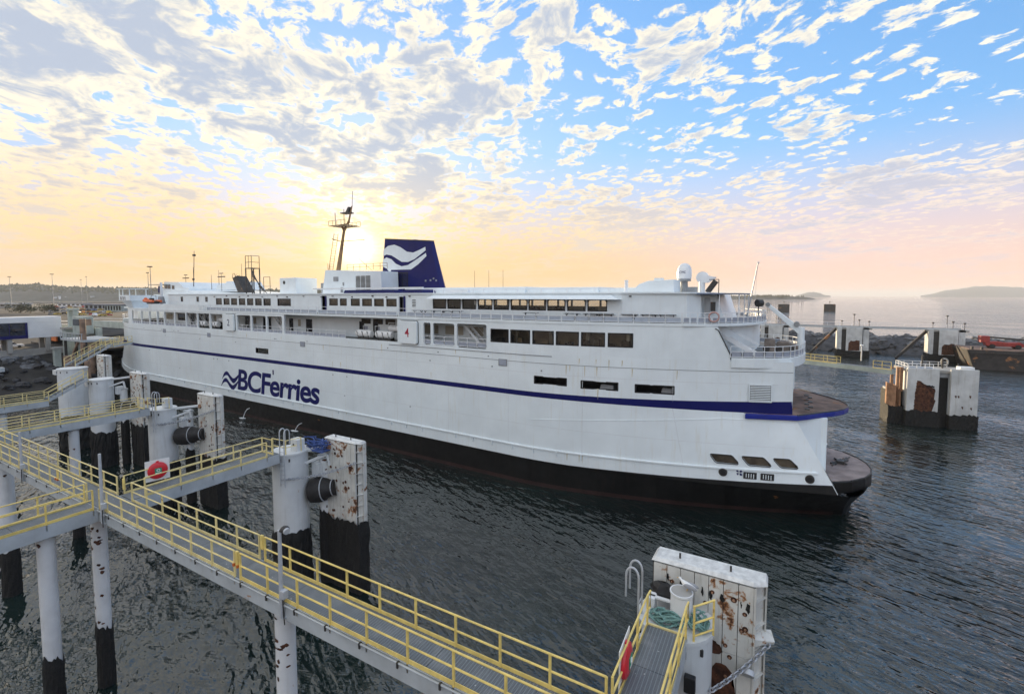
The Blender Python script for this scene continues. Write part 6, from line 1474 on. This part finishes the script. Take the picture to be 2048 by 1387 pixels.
for x0, x1, z0, z1 in ((-7.2, -6.1, 2.6, 6.3), (-5.9, -5.4, 2.2, 5.6), (-6.1, -5.9, 2.6, 6.0)): b = MB(); b.hexa([(x0, -1.2, z0 + .3), (x1, -2.2, z0 - .3), (x1, -1.6, z0 - .3), (x0, -.6, z0 + .3)], [(x0, -1.2, z1), (x1, -2.2, z1 - .4), (x1, -1.6, z1 - .4), (x0, -.6, z1)]); b.build('side_fender_plate', RUSTP, dR)
for x in (-6.6, -5.7, -5.15): b = MB(); b.box(x - .2, x + .2, -1.6, -1.2, 5, 8.8); b.build('side_post', RUSTP, dR)
growth_slab(dR, -7.3, -5.0, -2.2, -.4, -.6, 2.6, 33); b = MB(); b.box(-6.9, -4.9, -1.4, 1.5, 5.0, 5.3); b.build('side_shelf', GREYB, dR)
b = MB(); b.box(-7.0, -4.8, -1.2, 2, -1, 5.0); b.build('side_core', GROW, dR)
railing('guard_rail', [(-4.8, -2.7), (-4.8, 2.2), (3.0, 2.2)], 8.7, .8, 1.3, None, dR, W_RAIL)
railing('guard_rail', [(-4.6, -2.6), (-1.0, -2.6)], 8.7, .8, 1.2, MESHW, dR, W_RAIL)
for x, y, h_ in ((-1.6, 0, 2.0), (1.6, .5, 1.5), (3.2, -1.0, .9)): b = MB(); b.cyl((x, y, 8.7), (x, y, 8.7 + h_), .16, .14, 8); b.build('mooring_post', DKMET, dR, True)
b = MB(); b.tube([(2.1 + .5 * math.cos(R(24 * k)), 1.0, 9.6 + .55 * math.sin(R(24 * k))) for k in range(15)], .14, 6, True); b.build('tyre', CONC, dR, True)
b = MB(); b.box(2.8, 4.8, -2.6, -1.2, 8.7, 9.3); b.build('locker', PAINTW, dR, bevel=.05)
gp0 = cf(1792, 72); gp1 = cf(1500, 93); t = thing('footbridge', 'thin grey footbridge with yellow rails reaching the square dolphin block', 'walkway', (gp1[0], gp1[1], 8.6))
d_ = Vector((gp0[0] - gp1[0], gp0[1] - gp1[1], 0)); b = MB(); b.bar((0, 0, -.35), d_ + Vector((0, 0, -.35)), 1.3, .7); b.build('girder', GREENP, t); b = MB(); b.bar((0, 0, .03), d_ + Vector((0, 0, .03)), 1.1, .04); b.build('grating_panel', GRATE, t)
sd2 = d_.normalized().cross(Vector((0, 0, 1))) * .6
rails(t, [tuple(d_ * .42 + sd2), tuple(d_ * .68 + sd2)], 0, YEL, h=1.1, sp=1.8); rails(t, [tuple(d_ * .42 - sd2), tuple(d_ * .68 - sd2)], 0, YEL, h=1.1, sp=1.8)
rails(t, [tuple(d_ * .9 + sd2), tuple(d_ + sd2)], 0, YEL, h=1.2, sp=1.2)
x, y = cf(1727, 82); t = thing('lamp_post', 'thin white lamp post on the footbridge right of the ferry', 'lamp post', (x, y, 8.6)); b = MB(); b.cyl((0, 0, 0), (0, 0, 2.6), .1, .08, 8); b.build('pole', GALV, t, True); b = MB(); b.blob((0, 0, 2.7), .28, (1, 1, .6), 8, 5); b.build('lamp_head', WBOARD, t, True)

# ---- right: outer trestle with its dolphins
FY = 191.0
tr = thing('outer_trestle', 'long thin trestle walkway on white dolphins before the breakwater', 'walkway', (18, FY, 10.1))
b = MB(); b.box(-40, 31, -.9, .9, -.75, -.1); b.build('girder', GIRD, tr); b = MB(); b.box(-40, 31, -.8, .8, -.1, -.05); b.build('grating_panel', GRATE, tr)
railing('guard_rail', [(-40, -.8), (31, -.8)], 0, 1.1, 3.4, None, tr, W_RAIL, (1.0, .5), .03)
for i, (px, w_) in enumerate(((1548, 'leftmost, beside the ferry crane'), (1703, 'middle, above the yellow railed footbridge'), (1888, 'right, next to the dark barge'))):
    x = (RT * ((px - 1024) / FPX) + FH); k = FY / x.y; x = x.x * k
    t = thing('dolphin_block', 'outer trestle dolphin with stained white walls, %s' % w_, 'dolphin', (x, FY - .5, 0), 0, 'outer trestle dolphins')
    slabwall(t, -1.9, 3.6, -3.6, -3.0, 2.0, 9.6); slabwall(t, -5.0, -3.4, -2.6, 2.5, 1.5, 9.7, 'side_slab', FENDF); slabwall(t, 4.0, 6.0, -2.4, 2.5, 1.5, 9.6, 'side_slab', FENDF); slabwall(t, -5.4, 7.0, -2.4, 2.6, 9.0, 9.6, 'deck_slab', CONC)
    b = MB(); b.cyl((-2.6, -.6, -1), (-2.6, -.6, 9.0), 1.0, 1.0, 16); b.build('pile_shaft', DOLW, t, True); b = MB(); b.box(-3.4, 4.0, -2, 2.2, -1, 8.9); b.build('core', DKMET, t)
    wear(t, [(-1.1, 2.1), (-1.0, 4.6), (-.3, 5.3), (.8, 5.0), (1.6, 5.6), (2.7, 5.4), (2.8, 2.2)], -3.62, seed=i + 60); growth_slab(t, -5.2, 6.2, -3.4, 2.6, -.6, 2.2, 80 + i)
    b = MB(); b.bar((-5.2, -.5, 9.0), (-15, -3.5, .3), .8, .8); b.build('raking_pile', BARGE, t); t.scale = (.78, .8, 1)
    for x_, h_ in ((-3.2, 2.0), (1.0, 4.2), (2.8, 2.4), (6.2, 2.0)): b = MB(); b.cyl((x_, 0, 9.6), (x_, 0, 9.6 + h_), .12, .1, 6); b.blob((x_, 0, 9.6 + h_), .4, (1.2, 1.2, .6), 8, 5); b.build('deck_light', DKMET, t)
# ---- breakwater
bw = thing('breakwater', 'long breakwater of piled grey boulders behind the outer trestle', 'breakwater', (20, 216, 0))
b = MB(); n = 30; rn = random.Random(4)
for j, (y, z) in enumerate(((-14, -1), (-9, 2.2), (-4, 4.6), (0, 5.4), (6, 4.6), (14, -1))):
    for k in range(n + 1): b.v.append((-70 + 135 * k / n, y + rn.uniform(-.6, .6), z + rn.uniform(-.4, .4)))
for j in range(5):
    for k in range(n): b.f.append((j * (n + 1) + k, j * (n + 1) + k + 1, (j + 1) * (n + 1) + k + 1, (j + 1) * (n + 1) + k))
b.build('rock_core', ROCKD, bw)
for k in range(290):
    u_ = rn.random() ** .8; y = -12.5 + 13.5 * u_; z = -.2 + 5.7 * u_; x = rn.uniform(-40, 64); rock(bw, x, y, z, rn.uniform(1.0, 1.9), rn, 1 if z < 2.6 else 0)
# ---- barge with machine
bx, by = cf(1955, 132)
bg_ = thing('barge', 'long dark rusty barge at the right picture edge', 'barge', (bx, by, 0), R(0)); b = MB(); b.hexa([(-1.5, -6, -1), (60, -6, -1), (60, 8, -1), (-1.5, 8, -1)], [(-3, -6, 5.2), (60, -6, 5.2), (60, 8, 5.2), (-3, 8, 5.2)]); b.build('hull', BARGE, bg_, bevel=.1)
b = MB(); b.box(-2.6, 60, -5.6, 7.6, 5.2, 5.35); b.build('deck', RUSTD, bg_); b = MB(); b.box(-3.1, 60, -6.25, -6.0, 4.4, 4.8); b.build('rub_rail', DKMET, bg_)
for x_ in (-2, 0, 9, 20): b = MB(); b.cyl((x_, -5, 5.35), (x_, -5, 6.1), .3, .3, 8); b.build('bitt', DKMET, bg_)
mc = thing('boom_lift', 'red wheeled lifting machine with folded black boom on the barge', 'machine', (bx + 3.2, by + 1, 5.35)); b = MB(); b.prismy([(-1, .7), (6.5, .6), (6.8, 1.3), (5.8, 1.9), (3.4, 1.7), (1.5, 2.0), (-1.2, 1.9)], -1.2, 1.2); b.build('chassis', REDT, mc, bevel=.1)
b = MB(); b.bar((-1.8, 0, 3.2), (8.4, 0, 2.4), .5, .45); b.build('boom', DKMET, mc); b = MB(); b.box(-2.2, -.3, -1.2, 1.2, 1.6, 3.4); b.build('counterweight', REDT, mc, bevel=.1); b = MB(); b.box(8.0, 9.2, -1, 1, 1.2, 2.4); b.build('basket', DKMET, mc)
for x_ in (.2, 5.4):
    for y_ in (-1.2, 1.2): b = MB(); b.cyl((x_, y_ - .25, .62), (x_, y_ + .25, .62), .62, .62, 14); b.build('wheel', TYRE, mc, True)
# ---- floating black markers
for i, px in enumerate((1567.5, 1659)):
    x, y = cf(px, 600); t = thing('floating_marker', ('black box marker floating far out, left of two', 'black box marker floating far out, right of two')[i], 'marker', (x, y, 0), R(-3)); b = MB(); b.box(-6.2, 6.2, -4, 4, -1, 9.0); b.build('box', BARGE, t, bevel=.2); b = MB(); b.cyl((0, 0, 9.0), (0, 0, 12.0), .25, .2, 6); b.blob((0, 0, 12.2), .7, (1, 1, 1), 8, 5); b.build('beacon', DKMET, t)
    b = MB(); b.box(-5.5, 5.5, -3.5, 3.5, 9.0, 9.3); b.build('top_plate', DKMET, t)

# ---- the air between here and the far shores
hzm = bpy.data.materials.new('thin sea haze'); hzm.use_nodes = True; t_ = NT(hzm.node_tree); t_.n.clear()
pv = t_.new('ShaderNodeVolumePrincipled', {'Color': (0.92, 0.94, 0.97), 'Density': 8e-5, 'Anisotropy': 0.0})
om = t_.new('ShaderNodeOutputMaterial'); t_.l.new(pv.outputs[0], om.inputs['Volume'])
b = MB(); b.box(-46000, 46000, -46000, 46000, -25, 200); stuff(b.build('haze', hzm))
scene.cycles.use_denoising = True
scene.cycles.max_bounces = 6; scene.cycles.diffuse_bounces = 3; scene.cycles.glossy_bounces = 3; scene.cycles.transparent_max_bounces = 12
scene.cycles.caustics_reflective = False; scene.cycles.caustics_refractive = False
scene.cycles.sample_clamp_indirect = 4.0
